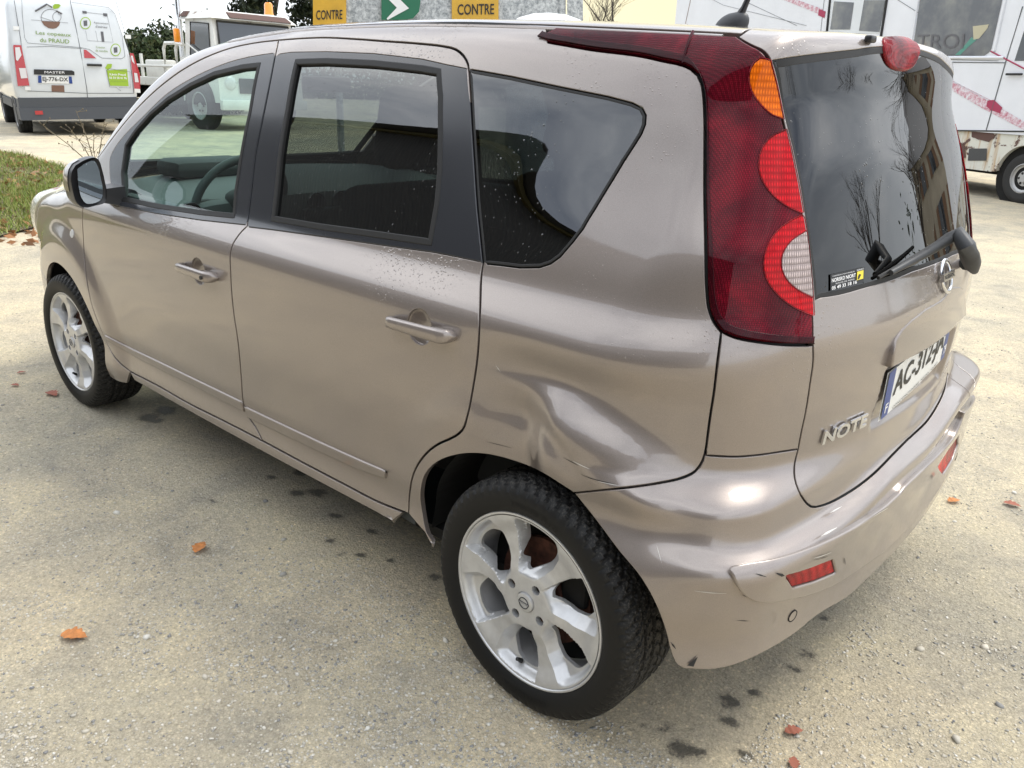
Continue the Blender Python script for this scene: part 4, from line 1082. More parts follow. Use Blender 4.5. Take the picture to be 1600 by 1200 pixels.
# dashboard: swept section
dp=[(-2.42,.86),(-2.42,.985),(-2.30,1.005),(-2.12,1.000),(-1.98,.975),(-1.90,.93),(-1.89,.86),(-1.93,.72),(-2.05,.60),(-2.3,.55)]
mb=MB();ys=[-.70,-.69,-.5,-.2,0,.2,.5,.69,.70];rings=[]
for y in ys:
    k=.02*math.cos(y*4.5);rings.append([mb.b.verts.new((px_-k*.6,y,pz_-(.02 if abs(y)>.5 else 0)+k*.5)) for px_,pz_ in dp])
for i in range(len(rings)-1):
    for k in range(len(dp)): mb.b.faces.new((rings[i][k],rings[i][(k+1)%len(dp)],rings[i+1][(k+1)%len(dp)],rings[i+1][k]))
mb.b.faces.new(rings[0]);mb.b.faces.new(rings[-1]);DB=mb.build('dashboard','interior_grey',car,True,40)
MB().box((-2.20,-.36,1.03),(.20,.34,.07),.03).build('instrument_hood','interior',DB,True)
for y in (-.60,.60,-.06,.06):
    MB().lathe([(.0001,.0),(.034,.0),(.036,.008),(.042,.010),(.044,.0)],24,'x',(-1.885,y,.90)).build('air_vent','black_trim',DB,True)
MB().box((-1.88,0,.78),(.03,.26,.20),.01).build('radio','black_trim',DB)
# steering wheel
sc_=Vector((-1.93,-.37,.93));rt=Matrix.Rotation(R_(-62),3,'Y')
mb=MB();mb.tube([sc_+rt@Vector((.185*math.cos(a),.185*math.sin(a),0)) for a in np.linspace(0,2*math.pi,49)],.016,10,False)
SW=mb.build('steering_wheel','interior_grey',car,True,60)
mb=MB();mb.sphere(sc_+rt@Vector((0,0,-.01)),(.12,.15,.10));mb.tube([sc_,sc_+rt@Vector((0,.18,0))],.014);mb.tube([sc_,sc_+rt@Vector((0,-.18,0))],.014);mb.tube([sc_,sc_+rt@Vector((-.18,0,0))],.014);mb.tube([sc_,sc_+rt@Vector((-.05,0,-.30))],.03)
mb.build('wheel_hub','interior',SW,True)
# rear view mirror in the windscreen
MB().box((-1.86,0,1.36),(.04,.22,.06),.015).build('interior_mirror','black_trim',car,True)
# door lining tops
for s in (-1,1):
    MB().box((-1.35,s*.715,.86),(1.55,.05,.20),.02).build('door_lining','interior_grey',car,True)
# ---- scuffs and dirt streaks near the dented arch (thin paint chips)
def chip(p,q,wd,m,par,off=.0006):
    wd*=1.5
    P=px_body([p,q]);n=grad(P);a=P[1]-P[0];b=np.cross(a,n[0]);b/=np.linalg.norm(b)
    k=6;V=[];
    for i in range(k+1):
        f=i/k;c=P[0]*(1-f)+P[1]*f;ww=wd*(math.sin(math.pi*min(max(f,.06),.94)))*(.6+.6*rng.random())
        uv=wrap_inv(np.array([c-b*ww,c+b*ww]));V+=list(on_chart(uv,off))
    raw('scuff',V,[(2*i,2*i+1,2*i+3,2*i+2) for i in range(k)],m,par)
QP=[o for o in car.children if o.name.startswith('side_panel')][0]
for a,b,w_,m in (((908,741),(960,756),.0006,'scuff_dark'),((895,720),(922,733),.0008,'scuff_light'),((880,715),(905,728),.0005,'scuff_dark'),((935,752),(968,759),.0005,'scuff_light'),
                 ((760,690),(800,700),.0005,'scuff_dark'),((775,571),(782,581),.0005,'scuff_light')): chip(a,b,w_,m,QP)
for a,b,w_,m in (((1085,923),(1135,927),.0006,'scuff_light'),((1026,852),(1034,880),.0005,'scuff_light'),((1290,806),(1309,796),.001,'scuff_light'),((1262,868),(1290,857),.0007,'scuff_light'),((1175,896),(1190,898),.0006,'scuff_dark'),((1205,893),(1217,894),.0016,'scuff_dark'),((1310,867),(1312,878),.001,'scuff_dark'),((1160,930),(1175,934),.0007,'scuff_dark'),((1275,842),(1300,828),.001,'scuff_light'),((1355,802),(1378,790),.0012,'scuff_light'),((1262,870),(1290,861),.0006,'scuff_dark'),((1048,1003),(1056,1014),.0012,'scuff_dark'),((1150,969),(1170,970),.0005,'scuff_dark')):
    chip(a,b,w_,m,BUM,.0135 if b[1]<900 and a[0]>1150 else .0006)
# ================================================================ ground
def softp(t,k=1.): return np.logaddexp(0,np.asarray(t,float)*2/k)*k/2
def gz(x,y):
    x=np.asarray(x,float);y=np.asarray(y,float)
    a=.014*(softp(-x-3.6)-softp(-x-16));b=.007*(softp(y-1.6)-softp(y-14))
    return a+b
def pseudo(x,y,s,seed=0):
    r=np.random.default_rng(seed);o=0
    for k in range(7):
        f=s*(1+k*.7);a,b,c=r.uniform(0,6.28,3);o=o+np.sin(f*(x*math.cos(a)+y*math.sin(a))+b+1.3*np.sin(f*.6*(y*math.cos(c)-x*math.sin(c))+c))/(1+k*.5)
    return o/3.5
fine=np.arange(-4.2,2.6,.022);xs=np.r_[-400,-150,-60,-35,-24,np.arange(-20,-4.3,.25),fine,np.arange(2.7,12,.3),16,24,40,90,200,400]
finey=np.arange(-2.0,2.0,.022);ys=np.r_[-400,-150,-50,-25,-12,np.arange(-8,-2.1,.25),finey,np.arange(2.1,16,.25),20,28,45,90,200,400]
X,Y=np.meshgrid(xs,ys);Zg=gz(X,Y)+.004*pseudo(X,Y,3.1,1)+.0022*pseudo(X,Y,11,2)+.0012*pseudo(X,Y,37,3)
V=np.c_[X.ravel(),Y.ravel(),Zg.ravel()];nx=len(xs)
i,j=np.meshgrid(np.arange(len(xs)-1),np.arange(len(ys)-1));q=(j*nx+i).ravel();Fg=np.c_[q,q+1,q+nx+1,q+nx]
me=bpy.data.meshes.new('ground');me.vertices.add(len(V));me.vertices.foreach_set('co',V.ravel());me.loops.add(Fg.size);me.loops.foreach_set('vertex_index',Fg.ravel());me.polygons.add(len(Fg));me.polygons.foreach_set('loop_start',np.arange(0,Fg.size,4));me.update(calc_edges=True);me.validate()
m=mat('gravel_ground',(.4,.36,.29),.9)
big=tex(m,'ShaderNodeTexNoise',.55,6,.6);mid=tex(m,'ShaderNodeTexNoise',3.2,9,.72,dist=.6);fin=tex(m,'ShaderNodeTexNoise',60,12,.85);spk=tex(m,'ShaderNodeTexVoronoi',150.);spk2=tex(m,'ShaderNodeTexVoronoi',330.)
c1=ramp(m,mid.outputs['Fac'],[(.30,(.43,.395,.33)),(.46,(.60,.535,.42)),(.58,(.69,.61,.46)),(.72,(.75,.66,.47))])
c2=ramp(m,big.outputs['Fac'],[(.34,(.74,.77,.80)),(.50,(.95,.95,.93)),(.66,(1.12,1.08,1.0))])
c=mixc(m,1.,c1.outputs[0],c2.outputs[0],'MULTIPLY')
c3=ramp(m,fin.outputs['Fac'],[(.30,(.46,.44,.41)),(.5,(1.0,.985,.95)),(.70,(1.42,1.40,1.34))]);c=mixc(m,.85,c,c3.outputs[0],'MULTIPLY')
sc=N(m.node_tree,'ShaderNodeSeparateXYZ');m.node_tree.links.new(spk.outputs['Color'],sc.inputs[0])
c4=ramp(m,sc.outputs[0],[(.0,(.62,.63,.65)),(.12,(.93,.93,.92)),(.86,(1.0,1.0,1.0)),(.97,(1.45,1.42,1.36))])
edge=ramp(m,spk.outputs['Distance'],[(.25,(1,1,1)),(.55,(.74,.73,.72))])
c=mixc(m,.55,c,mixc(m,1.,c4.outputs[0],edge.outputs[0],'MULTIPLY'),'MULTIPLY')
at=N(m.node_tree,'ShaderNodeAttribute',attribute_name='stain')
sm=math_(m,'ADD',at.outputs['Fac'],math_(m,'MULTIPLY',math_(m,'SUBTRACT',fin.outputs['Fac'],.5),3.2))
sm=ramp(m,sm,[(.42,(0,0,0)),(.85,(1,1,1))]).outputs[0]
c=mixc(m,math_(m,'MULTIPLY',sm,.86),c,(.045,.040,.030));link(m,c,'Base Color');link(m,math_(m,'SUBTRACT',.92,math_(m,'MULTIPLY',sm,.45)),'Roughness')
b=bump(m,mid.outputs['Fac'],.35,.02,into=None);b=bump(m,spk.outputs['Distance'],.7,.005,into=None,prev=b);b=bump(m,spk2.outputs['Distance'],.5,.003,into=None,prev=b);bump(m,fin.outputs['Fac'],.85,.008,prev=b)
GO=link_mesh('ground',me,'gravel_ground',smooth=True);tag(GO,None,None,kind='structure')
def gpx(u,v):
    """the ground point seen at a pixel"""
    d=px_rays([(u,v)])[0];t=.5
    lo,hi=.3,80
    for k in range(400):
        t2=.3+k*.2;p=CAM+d*t2
        if p[2]<gz(p[0],p[1]): hi=t2;lo=t2-.2;break
    for _ in range(30):
        mid_=(lo+hi)/2;p=CAM+d*mid_
        if p[2]<gz(p[0],p[1]): hi=mid_
        else: lo=mid_
    return CAM+d*hi
st=np.zeros(len(V))
for u,v,r in [(258,641,.05),(232,652,.045),(246,657,.03),(470,738,.03),(424,746,.02),(464,770,.028),(497,769,.032),(525,806,.022),(580,831,.02),(518,844,.018),(534,864,.014),(564,867,.016),(612,875,.014),(680,902,.02),(330,783,.014),
              (1140,1094,.026),(1138,1127,.022),(1180,1081,.018),(1033,1118,.012),(1040,1136,.014),(1062,1170,.028),(1088,1175,.022),(1162,1180,.02),(1261,1022,.018),(1243,1044,.015),(1025,1105,.009),(1050,1120,.008),(1010,1135,.009),(1075,1140,.008),(1120,1150,.008),(1105,1110,.008),(1290,965,.016)]:
    p=gpx(u,v);d2=((V[:,0]-p[0])**2+((V[:,1]-p[1])*1.3)**2)*(1+.5*pseudo(V[:,0],V[:,1],90,12));st=np.maximum(st,np.exp(-d2/(r*r*1.5))*1.3)
a_=me.attributes.new('stain','FLOAT','POINT');a_.data.foreach_set('value',st.astype(np.float32))
# loose stones
def stones(n,smin,smax,region,seed,power=2.2):
    r=np.random.default_rng(seed);ico=np.array([(0,0,1),(.89,0,.45),(.28,.85,.45),(-.72,.53,.45),(-.72,-.53,.45),(.28,-.85,.45),(.72,.53,-.45),(-.28,.85,-.45),(-.89,0,-.45),(-.28,-.85,-.45),(.72,-.53,-.45),(0,0,-1)])
    fi=np.array([(0,1,2),(0,2,3),(0,3,4),(0,4,5),(0,5,1),(1,6,2),(2,7,3),(3,8,4),(4,9,5),(5,10,1),(6,7,2),(7,8,3),(8,9,4),(9,10,5),(10,6,1),(6,11,7),(7,11,8),(8,11,9),(9,11,10),(10,11,6)])
    x,y=region(r,n);n=len(x);s=smin+(smax-smin)*r.random(n)**power;rot=r.uniform(0,6.28,n)
    S=np.stack([s*r.uniform(.8,1.3,n),s*r.uniform(.6,1.1,n),s*r.uniform(.35,.7,n)],1)
    P=ico[None]*(1+r.uniform(-.28,.28,(n,12,1)))*S[:,None]
    c_,s_=np.cos(rot)[:,None],np.sin(rot)[:,None];PX_=P[:,:,0]*c_-P[:,:,1]*s_;PY_=P[:,:,0]*s_+P[:,:,1]*c_
    z0=gz(x,y)+.004*pseudo(x,y,3.1,1)+.0022*pseudo(x,y,11,2)
    Vv=np.stack([PX_+x[:,None],PY_+y[:,None],P[:,:,2]+(z0+S[:,2]*.25)[:,None]],2).reshape(-1,3)
    return Vv,(fi[None]+12*np.arange(n)[:,None,None]).reshape(-1,3)
def reg1(r,n):
    # denser close to the camera, patchy
    ok=[];need=n
    u=r.uniform(-60,1660,n*4);v=250+1000*r.random(n*4)**.75
    d=px_rays(np.c_[u,v]);t=-CAM[2]/d[:,2];k=(d[:,2]<-.02)&(t<14);x=CAM[0]+d[k,0]*t[k];y=CAM[1]+d[k,1]*t[k]
    m_=(r.random(len(x))<.35+.65*(pseudo(x,y,4,5)>.0))&~((x>-3.1)&(x<.45)&(np.abs(y)<.72))
    return x[m_][:n],y[m_][:n]
V1,F1=stones(40000,.0011,.0052,reg1,3,3.6);V2_,F2_=stones(170,.005,.013,reg1,4,3.)
def reg2(r,n): return r.uniform(-5,2,n),r.uniform(-5,-.9,n)
V3_,F3_=stones(14000,.002,.007,reg2,6,3.);V2_,F2_=np.r_[V2_,V3_],np.r_[F2_,F3_+len(V2_)]
VV=np.r_[V1,V2_];FF=np.r_[F1,F2_+len(V1)]
me=bpy.data.meshes.new('gravel');me.vertices.add(len(VV));me.vertices.foreach_set('co',VV.ravel());me.loops.add(FF.size);me.loops.foreach_set('vertex_index',FF.ravel());me.polygons.add(len(FF));me.polygons.foreach_set('loop_start',np.arange(0,FF.size,3));me.update(calc_edges=True)
m=mat('stone',(.4,.37,.32),.9);g=N(m.node_tree,'ShaderNodeNewGeometry')
link(m,ramp(m,g.outputs['Random Per Island'],[(0,(.20,.20,.20)),(.12,(.33,.32,.29)),(.5,(.50,.46,.38)),(.85,(.58,.53,.44)),(1,(.66,.64,.58))]).outputs[0],'Base Color')
tag(link_mesh('gravel',me,'stone'),'loose grey and buff gravel scattered over the yard','gravel',kind='stuff')
# ---------------------------------------------------------------- plants
def leafmat(name,cols,rough=.6,trans=.0):
    m=mat(name,cols[0],rough,spec=.3);g=N(m.node_tree,'ShaderNodeNewGeometry')
    link(m,ramp(m,g.outputs['Random Per Island'],[(i/(len(cols)-1),c) for i,c in enumerate(cols)]).outputs[0],'Base Color')
leafmat('hedge_leaf',[(.016,.026,.010),(.035,.055,.018),(.05,.075,.024),(.085,.08,.03)]);leafmat('ivy_leaf',[(.008,.014,.007),(.018,.030,.012),(.035,.045,.018)])
leafmat('grass_blade',[(.10,.17,.03),(.18,.25,.045),(.26,.31,.07),(.40,.34,.14)]);leafmat('dead_leaf',[(.25,.11,.04),(.36,.17,.07),(.16,.075,.04),(.42,.27,.15)])
mat('bark',(.06,.05,.04),.9);sub_noise(MAT['bark'],(.065,.055,.045),.4,20);mat('twig',(.16,.13,.08),.8)
mat('earth',(.10,.075,.045),.95);sub_noise(MAT['earth'],(.12,.09,.055),.4,6)
def quads(C,S,rg,flat=0.):
    n=len(C);a=rg.normal(size=(n,3));a[:,2]*=(1-flat);a/=np.linalg.norm(a,axis=1)[:,None]
    b=np.cross(a,rg.normal(size=(n,3)));b/=np.linalg.norm(b,axis=1)[:,None]
    S=S[:,None];V=np.stack([C-a*S,C-b*S*.45,C+a*S,C+b*S*.45],1).reshape(-1,3);return V,np.arange(4*n).reshape(-1,4)
def big_mesh(name,V,Fq,m,parent=None):
    me=bpy.data.meshes.new(name);k=Fq.shape[1];me.vertices.add(len(V));me.vertices.foreach_set('co',np.asarray(V,float).ravel());me.loops.add(Fq.size);me.loops.foreach_set('vertex_index',Fq.ravel());me.polygons.add(len(Fq));me.polygons.foreach_set('loop_start',np.arange(0,Fq.size,k));me.update(calc_edges=True)
    return link_mesh(name,me,m,parent)
def crown(parent,c,rad,n,ls,m,seed,name='crown',clumps=40):
    r=np.random.default_rng(seed);cc=r.normal(size=(clumps,3));cc/=np.linalg.norm(cc,axis=1)[:,None];cc*=r.random((clumps,1))**.4
    rc=r.uniform(.10,.30,clumps);k=r.integers(0,clumps,n);d=r.normal(size=(n,3));d/=np.linalg.norm(d,axis=1)[:,None]
    P=(cc[k]+d*rc[k][:,None]*r.random((n,1))**.5)*np.array(rad)+np.array(c)
    V,Fq=quads(P,ls*r.uniform(.6,1.3,n),r);return big_mesh(name,V,Fq,m,parent)
def branches(name,base,h,spread,seed,m,parent,r0=.12,levels=5,kids=3):
    rg=random.Random(seed);mb=MB()
    def go(p,d,l,r,lv):
        pts=[p];q=p.copy();dd=d.copy()
        for i in range(4):
            dd=(dd+Vector((rg.uniform(-1,1),rg.uniform(-1,1),rg.uniform(-.3,.8)))*.14).normalized();q=q+dd*l/4;pts.append(q.copy())
        mb.tube(pts,[r,r*.88,r*.76,r*.66,r*.55],6 if lv<2 else 3,False)
        if lv<levels:
            for k in range(kids+(lv>1)):
                f=rg.choice(pts[1:] if lv else pts[2:]);nd=(dd+Vector((rg.uniform(-1,1),rg.uniform(-1,1),rg.uniform(-.2,.6)))*spread).normalized();go(f,nd,l*rg.uniform(.5,.78),r*.5,lv+1)
    go(Vector(base),Vector((0,0,1)),h*.42,r0,0);return mb.build(name,m,parent,True)
def tree(label,x,y,h,rad,seed,n=9000,ls=.07,lm='ivy_leaf',bare=False,group=None,name='tree',r0=.15,levels=4):
    z=float(gz(x,y));t=thing(name,label,'tree',(x,y,z),0,group)
    branches('trunk',(0,0,-.1),h,.95,seed,'bark',t,r0,levels+(1 if bare else 0))
    if not bare: crown(t,(0,0,h*.62),rad,n,ls,lm,seed)
    return t
def far(u,v,d):
    r=px_rays([(u,v)])[0];k=d/np.hypot(r[0],r[1]);return CAM+r*k
p=far(243,110,21)
for k,(u,dd,h,sd) in enumerate([(222,27,2.25,11),(262,28,2.45,12),(300,28.5,2.4,13),(345,29.5,2.3,14)]):
    p=far(u,110,dd);t=thing('hedge_bush',['bushy dark green hedge shrub just right of the white van','tallest dark hedge shrub behind the flatbed rails','dark hedge shrub half hidden behind the truck cab','dark hedge shrub seen beyond the truck windscreen'][k],'bush',(p[0],p[1],float(gz(p[0],p[1]))),0,'hedge bushes beyond the yard')
    branches('trunk',(0,0,-.1),h,1.1,sd,'bark',t,.06,3);crown(t,(0,0,h*.52),(2.1,2.1,h*.52),17000,.07,'hedge_leaf',sd,'crown',60)
p=far(432,20,30);tree('tall ivy-dark evergreen tree rising behind the truck cab',p[0],p[1],9.6,(2.4,2.4,4.2),21,30000,.09,'ivy_leaf')
p=far(945,20,28);tree('bare winter tree with thin twigs against the yellow sky',p[0]+.3,p[1],5.6,(1,1,1),22,bare=True,r0=.09)
# a hedgerow closing the far side of the yard
r=np.random.default_rng(5);C=[]
for k in range(46000):
    t=r.random();x=-44+70*t;y=33-2.*t+r.normal()*.8
    if k%2: x=-44+r.normal()*.9;y=-34+67*t
    C.append((x,y,float(gz(x,y))+abs(r.normal())*1.3*(.8+.4*math.sin(t*40))))
Vq,Fq=quads(np.array(C),np.full(len(C),.16),r);tag(big_mesh('hedgerow',Vq,Fq,'hedge_leaf'),'long dark hedgerow far off beyond the yard','hedge',kind='stuff')
# grass verge
gv=np.array([gpx(0,372)[:2],gpx(62,356)[:2],gpx(85,300)[:2],gpx(112,268)[:2],gpx(60,252)[:2],gpx(30,243)[:2],gpx(0,240)[:2],(-17,-2.5),(-10,-4.5),(-6.6,-1.2)]);print('verge',gv.round(2))
r=np.random.default_rng(8);lo,hi=gv.min(0),gv.max(0)
def scat(n,poly,r):
    P=r.uniform(poly.min(0),poly.max(0),(n,2));return P[inpoly(P,poly)]
gl2=resample(gv,.3);vo,fc,lo_=cdt_fill([gl2],.3);raw_v=[(a,b,float(gz(a,b))+.02+.03*min(1,seg_dist(np.array([[a,b]]),gl2)[0])) for a,b in vo]
tag(raw('grass_verge',raw_v,[tuple(f) for f in fc],'earth'),None,None,kind='structure')
P=scat(150000,gv,r);P=P[:78000];P=P+r.normal(size=P.shape)*.03;n=len(P);hgt_=r.uniform(.03,.09,n)*(1+.5*pseudo(P[:,0],P[:,1],2.,9));an=r.uniform(0,6.28,n);wv=.005
z=gz(P[:,0],P[:,1])+.02;ln=r.normal(size=(n,2))*.035
V=np.stack([np.c_[P[:,0]-np.cos(an)*wv,P[:,1]-np.sin(an)*wv,z],np.c_[P[:,0]+np.cos(an)*wv,P[:,1]+np.sin(an)*wv,z],np.c_[P[:,0]+ln[:,0],P[:,1]+ln[:,1],z+hgt_]],1).reshape(-1,3)
tag(big_mesh('grass',V,np.arange(3*n).reshape(-1,3),'grass_blade'),'short green grass on the verge left of the car','grass',kind='stuff')
P=scat(9000,gv,r)[:2600];near=np.array([gpx(u,v)[:2] for u,v in zip(r.uniform(0,75,70),r.uniform(335,385,70))]);P=np.r_[P,near]
C=np.c_[P,gz(P[:,0],P[:,1])+.045];C[-70:,2]-=.033;Vq,Fq=quads(C,r.uniform(.03,.065,len(C)),r,.55);tag(big_mesh('fallen_leaves',Vq,Fq,'dead_leaf'),'brown fallen leaves littering the grass verge','leaves',kind='stuff')
# dry weed by the verge
p=gpx(150,262);t=thing('dry_weed','spindly dry weed with bare branching stems near the verge','weed',tuple(p));mb=MB();rg=random.Random(4);rt_=CR[:,0]
for du,h in ((-70,.62),(-42,.55),(-20,.80),(5,.50),(18,.66),(40,.42)):
    a=Vector((0,0,-.02));b=Vector(rt_*(du/1265*13.)*.8)+Vector((rg.uniform(-.1,.1),rg.uniform(-.1,.1),h*.95));m1=a*.5+b*.5+Vector((rg.uniform(-.05,.05),0,.03));mb.tube([a,m1,b],[.009,.006,.003],5)
    for k in range(7):
        f=rg.uniform(.3,1);q=a.lerp(b,f);e=q+Vector((rg.uniform(-.12,.12),rg.uniform(-.12,.12),rg.uniform(.02,.12)));mb.tube([q,e],[.004,.002],4)
        mb.sphere(e,(.02,.02,.025),6,4)
mb.build('stem','twig',t)
# fallen oak leaves on the gravel
mat('oak_leaf',(.50,.19,.05),.7);sub_noise(MAT['oak_leaf'],(.50,.19,.05),.35,60);mat('oak_leaf_pale',(.42,.22,.10),.75);mat('oak_leaf_red',(.30,.10,.06),.75)
def oak(u,v,L_,rot,m,label):
    p=gpx(u,v);L_*=1.3;pts=[]
    for i in range(40):
        t=i/39;x=t;wd=(math.sin(math.pi*min(t*1.02,1)**.8)*.34)*(.66+.34*abs(math.sin(t*math.pi*4.2)));pts.append((x,wd))
    V=[];Fc=[]
    for i,(x,wd) in enumerate(pts):
        cu=.10*math.sin(x*3)+.02*math.sin(x*20)
        V+=[(x*L_-L_/2,wd*L_,(.03+abs(wd)*.22+cu*.4)*L_),(x*L_-L_/2,0,(cu*.5)*L_+.002),(x*L_-L_/2,-wd*L_*.95,(.02+abs(wd)*.30+cu*.2)*L_)]
    for i in range(39): Fc+=[(3*i,3*i+1,3*i+4,3*i+3),(3*i+1,3*i+2,3*i+5,3*i+4)]
    c,s=math.cos(rot),math.sin(rot);V=[(x*c-y*s+p[0],x*s+y*c+p[1],z+p[2]+.006) for x,y,z in V]
    tag(raw('oak_leaf',V,Fc,m,None,True),label,'leaf',group='oak leaves fallen on the gravel')
for a in [(117,997,.058,.6,'oak_leaf','bright orange oak leaf low at the left'),(313,858,.05,2.2,'oak_leaf','small curled orange leaf left of the rear wheel'),(1490,785,.042,1.,'oak_leaf','orange leaf right of the bumper corner'),(1581,791,.045,.2,'oak_leaf_red','flat reddish leaf at the right edge of the gravel'),
          (82,618,.065,.1,'oak_leaf_red','dry red leaf below the front wheel'),(24,604,.035,.5,'oak_leaf_red','tiny reddish leaf farthest left in front of the wheel'),(34,584,.03,1.4,'oak_leaf_red','small dark leaf near the left edge by the front wheel'),(1240,1146,.036,.9,'oak_leaf_red','torn reddish leaf behind the rear wheel'),(1240,1195,.03,2.,'oak_leaf_red','leaf tip at the bottom edge of the photo'),(1330,705,.02,2.,'oak_leaf_pale','x')][:-1]: oak(*a)
# ================================================================ white van
mat('white_paint',(.60,.63,.65),.28,coat=.6,coatr=.08);sub_noise(MAT['white_paint'],(.60,.63,.65),.06,2.5)
mat('dark_bumper',(.055,.06,.068),.55);mat('seam',(.10,.11,.12),.7);mat('lamp_red',(.42,.012,.02),.2,coat=1);mat('lamp_white',(.62,.60,.60),.15,coat=1);mat('decal_green',(.30,.46,.03),.5);mat('decal_text',(.20,.30,.08),.5);mat('decal_grey',(.10,.10,.11),.5);mat('decal_brown',(.17,.09,.06),.5);mat('steel_wheel',(.42,.42,.42),.5,.4);mat('window_dark',(.03,.035,.04),.06,coat=1)
def simple_wheel(parent,c,r,w_,axis='x',rim='steel_wheel',rr=.58,side=-1,name='wheel'):
    e=bpy.data.objects.new(name,None);COL.objects.link(e);e.parent=parent;e.location=c
    h=w_/2
    MB().lathe([(r*rr,-h*.9),(r*.80,-h*1.02),(r*.94,-h*.95),(r,-h*.75),(r,-h*.32),(r*.975,-h*.30),(r*.975,-h*.22),(r,-h*.2),(r,h*.2),(r*.975,h*.22),(r*.975,h*.3),(r,h*.32),(r,h*.75),(r*.94,h*.95),(r*.8,h*1.02),(r*rr,h*.9)],64,axis).build('tyre','tyre_far',e,True,40)
    s=side
    MB().lathe([(r*rr,s*h*.92),(r*rr*.95,s*h*.97),(r*rr*.90,s*h*.70),(r*rr*.62,s*h*.45),(r*rr*.5,s*h*.62),(r*rr*.26,s*h*.66),(r*rr*.24,s*h*.86),(.001,s*h*.86)],48,axis).build('rim',rim,e,True,30)
    mb=MB()
    for k in range(6):
        a=k*math.pi/3;q={'x':(s*h*.66,r*rr*.38*math.cos(a),r*rr*.38*math.sin(a)),'y':(r*rr*.38*math.cos(a),s*h*.66,r*rr*.38*math.sin(a))}[axis];mb.sphere(q,(.035,.035,.035),8,5)
    mb.build('wheel_nut','scuff_dark',e);return e
mat('tyre_far',(.02,.02,.02),.8)
vd=18.6;vc=far(125,150,vd);van=thing('van','white panel van seen from behind with a joinery firm\'s green and brown artwork','van')
fw=Vector((*(px_rays([(119,150)])[0][:2]),0)).normalized();fw=Matrix.Rotation(R_(7),3,'Z')@fw;rtv=Vector((fw.y,-fw.x,0));tilt=Matrix.Rotation(R_(-1.6),3,fw)
gb=float(gz(vc[0],vc[1]));Mv=Matrix(((rtv.x,fw.x,0,vc[0]),(rtv.y,fw.y,0,vc[1]),(0,0,1,gb),(0,0,0,1)))
Mv=Matrix.Translation((vc[0],vc[1],gb))@tilt.to_4x4()@Matrix(((rtv.x,fw.x,0,0),(rtv.y,fw.y,0,0),(0,0,1,0),(0,0,0,1)));van.matrix_world=Mv
Mi=Mv.inverted()
def vpx(u,v,y=0.):
    """van-local point on the plane of the rear doors seen at a pixel"""
    o=Mi@Vector(CAM);d=(Mi.to_3x3()@Vector(px_rays([(u,v)])[0]));t=(y-o.y)/d.y;return o+d*t
for q in [(20,204),(46,135),(20,71),(209,85),(60,131),(119,190),(0,150)]: print('van',q,tuple(round(a,2) for a in vpx(*q)))
# body: sections along z, tapered
def rrect(w_,y0,y1,r=.10,n=5):
    P=[]
    for cx,cy,a0 in ((w_-r,y0+r,-90),(w_-r,y1-r,0),(-w_+r,y1-r,90),(-w_+r,y0+r,180)):
        for k in range(n+1): a=R_(a0+90*k/n);P.append((cx+r*math.cos(a),cy+r*math.sin(a)))
    return P
mb=MB();rings=[]
for z,w_,y0,r_ in ((.62,1.0,.02,.08),(.72,1.06,.0,.08),(1.0,1.075,.0,.08),(1.35,1.06,.005,.09),(1.8,.99,.04,.10),(2.25,.94,.10,.12),(2.42,.90,.16,.14),(2.50,.80,.28,.2)):
    rings.append([mb.b.verts.new((x,y,z)) for x,y in rrect(w_,y0,5.3,r_)])
for i in range(len(rings)-1):
    for k in range(len(rings[0])): mb.b.faces.new((rings[i][k],rings[i][(k+1)%24],rings[i+1][(k+1)%24],rings[i+1][k]))
mb.b.faces.new(rings[-1]);mb.b.faces.new(rings[0]);mb.build('body','white_paint',van,True,50)
def on_v(pts,m,name,lift=.006,par=van,closed=True):
    V=[]
    for u,v in pts:
        q=vpx(u,v);z=q.z;yy=np.interp(z,[1.0,1.35,1.8,2.25],[.0,.005,.04,.10])
        q=vpx(u,v,yy);V.append(Vector((q.x,yy-lift,q.z)))
    return V
def vplate(pts,m,name,lift=.006,par=van): V=on_v(pts,m,name,lift);return raw(name,V,[tuple(range(len(V)))],m,par)
def vline(pts,m,name,r=.004,lift=.003,par=van): return MB().tube(on_v(pts,m,name,lift),r,5).build(name,m,par)
vz=lambda u,v:(u/5.4545,v/5.4545)
vd_=vline([vz(595,-60),vz(600,20),vz(640,200),vz(690,450),vz(740,760),vz(750,880)],'seam','door_gap',.006)
vline([vz(120,0),vz(175,330),vz(200,520),vz(235,700)],'seam','door_gap',.005);vline([vz(985,0),vz(1070,300),vz(1110,520),vz(1140,790)],'seam','door_gap',.005);vline([vz(235,775),vz(745,795),vz(1140,795)],'seam','door_gap',.005)
vline([vz(185,-10),vz(190,120),vz(210,320),vz(235,365),vz(400,380),vz(690,405)],'seam','panel_crease',.003);vline([vz(610,20),vz(930,65),vz(980,120),vz(1040,300),vz(1065,480),vz(1040,500),vz(870,495),vz(760,420),vz(690,405)],'seam','panel_crease',.003);vline([vz(230,400),vz(430,395),vz(700,415)],'seam','panel_crease',.003)
mb=MB();
mb.hexa([(-1.05,-.06,.30),(1.05,-.06,.30),(1.05,.9,.30),(-1.05,.9,.30),(-1.05,-.03,.52),(1.05,-.03,.52),(1.05,.9,.52),(-1.05,.9,.52)]);mb.hexa([(-1.04,-.015,.52),(1.04,-.015,.52),(1.04,.5,.52),(-1.04,.5,.52),(-1.035,-.005,.70),(1.035,-.005,.70),(1.035,.5,.70),(-1.035,.5,.70)]);mb.bevel(.02);vb=mb.build('bumper','dark_bumper',van)
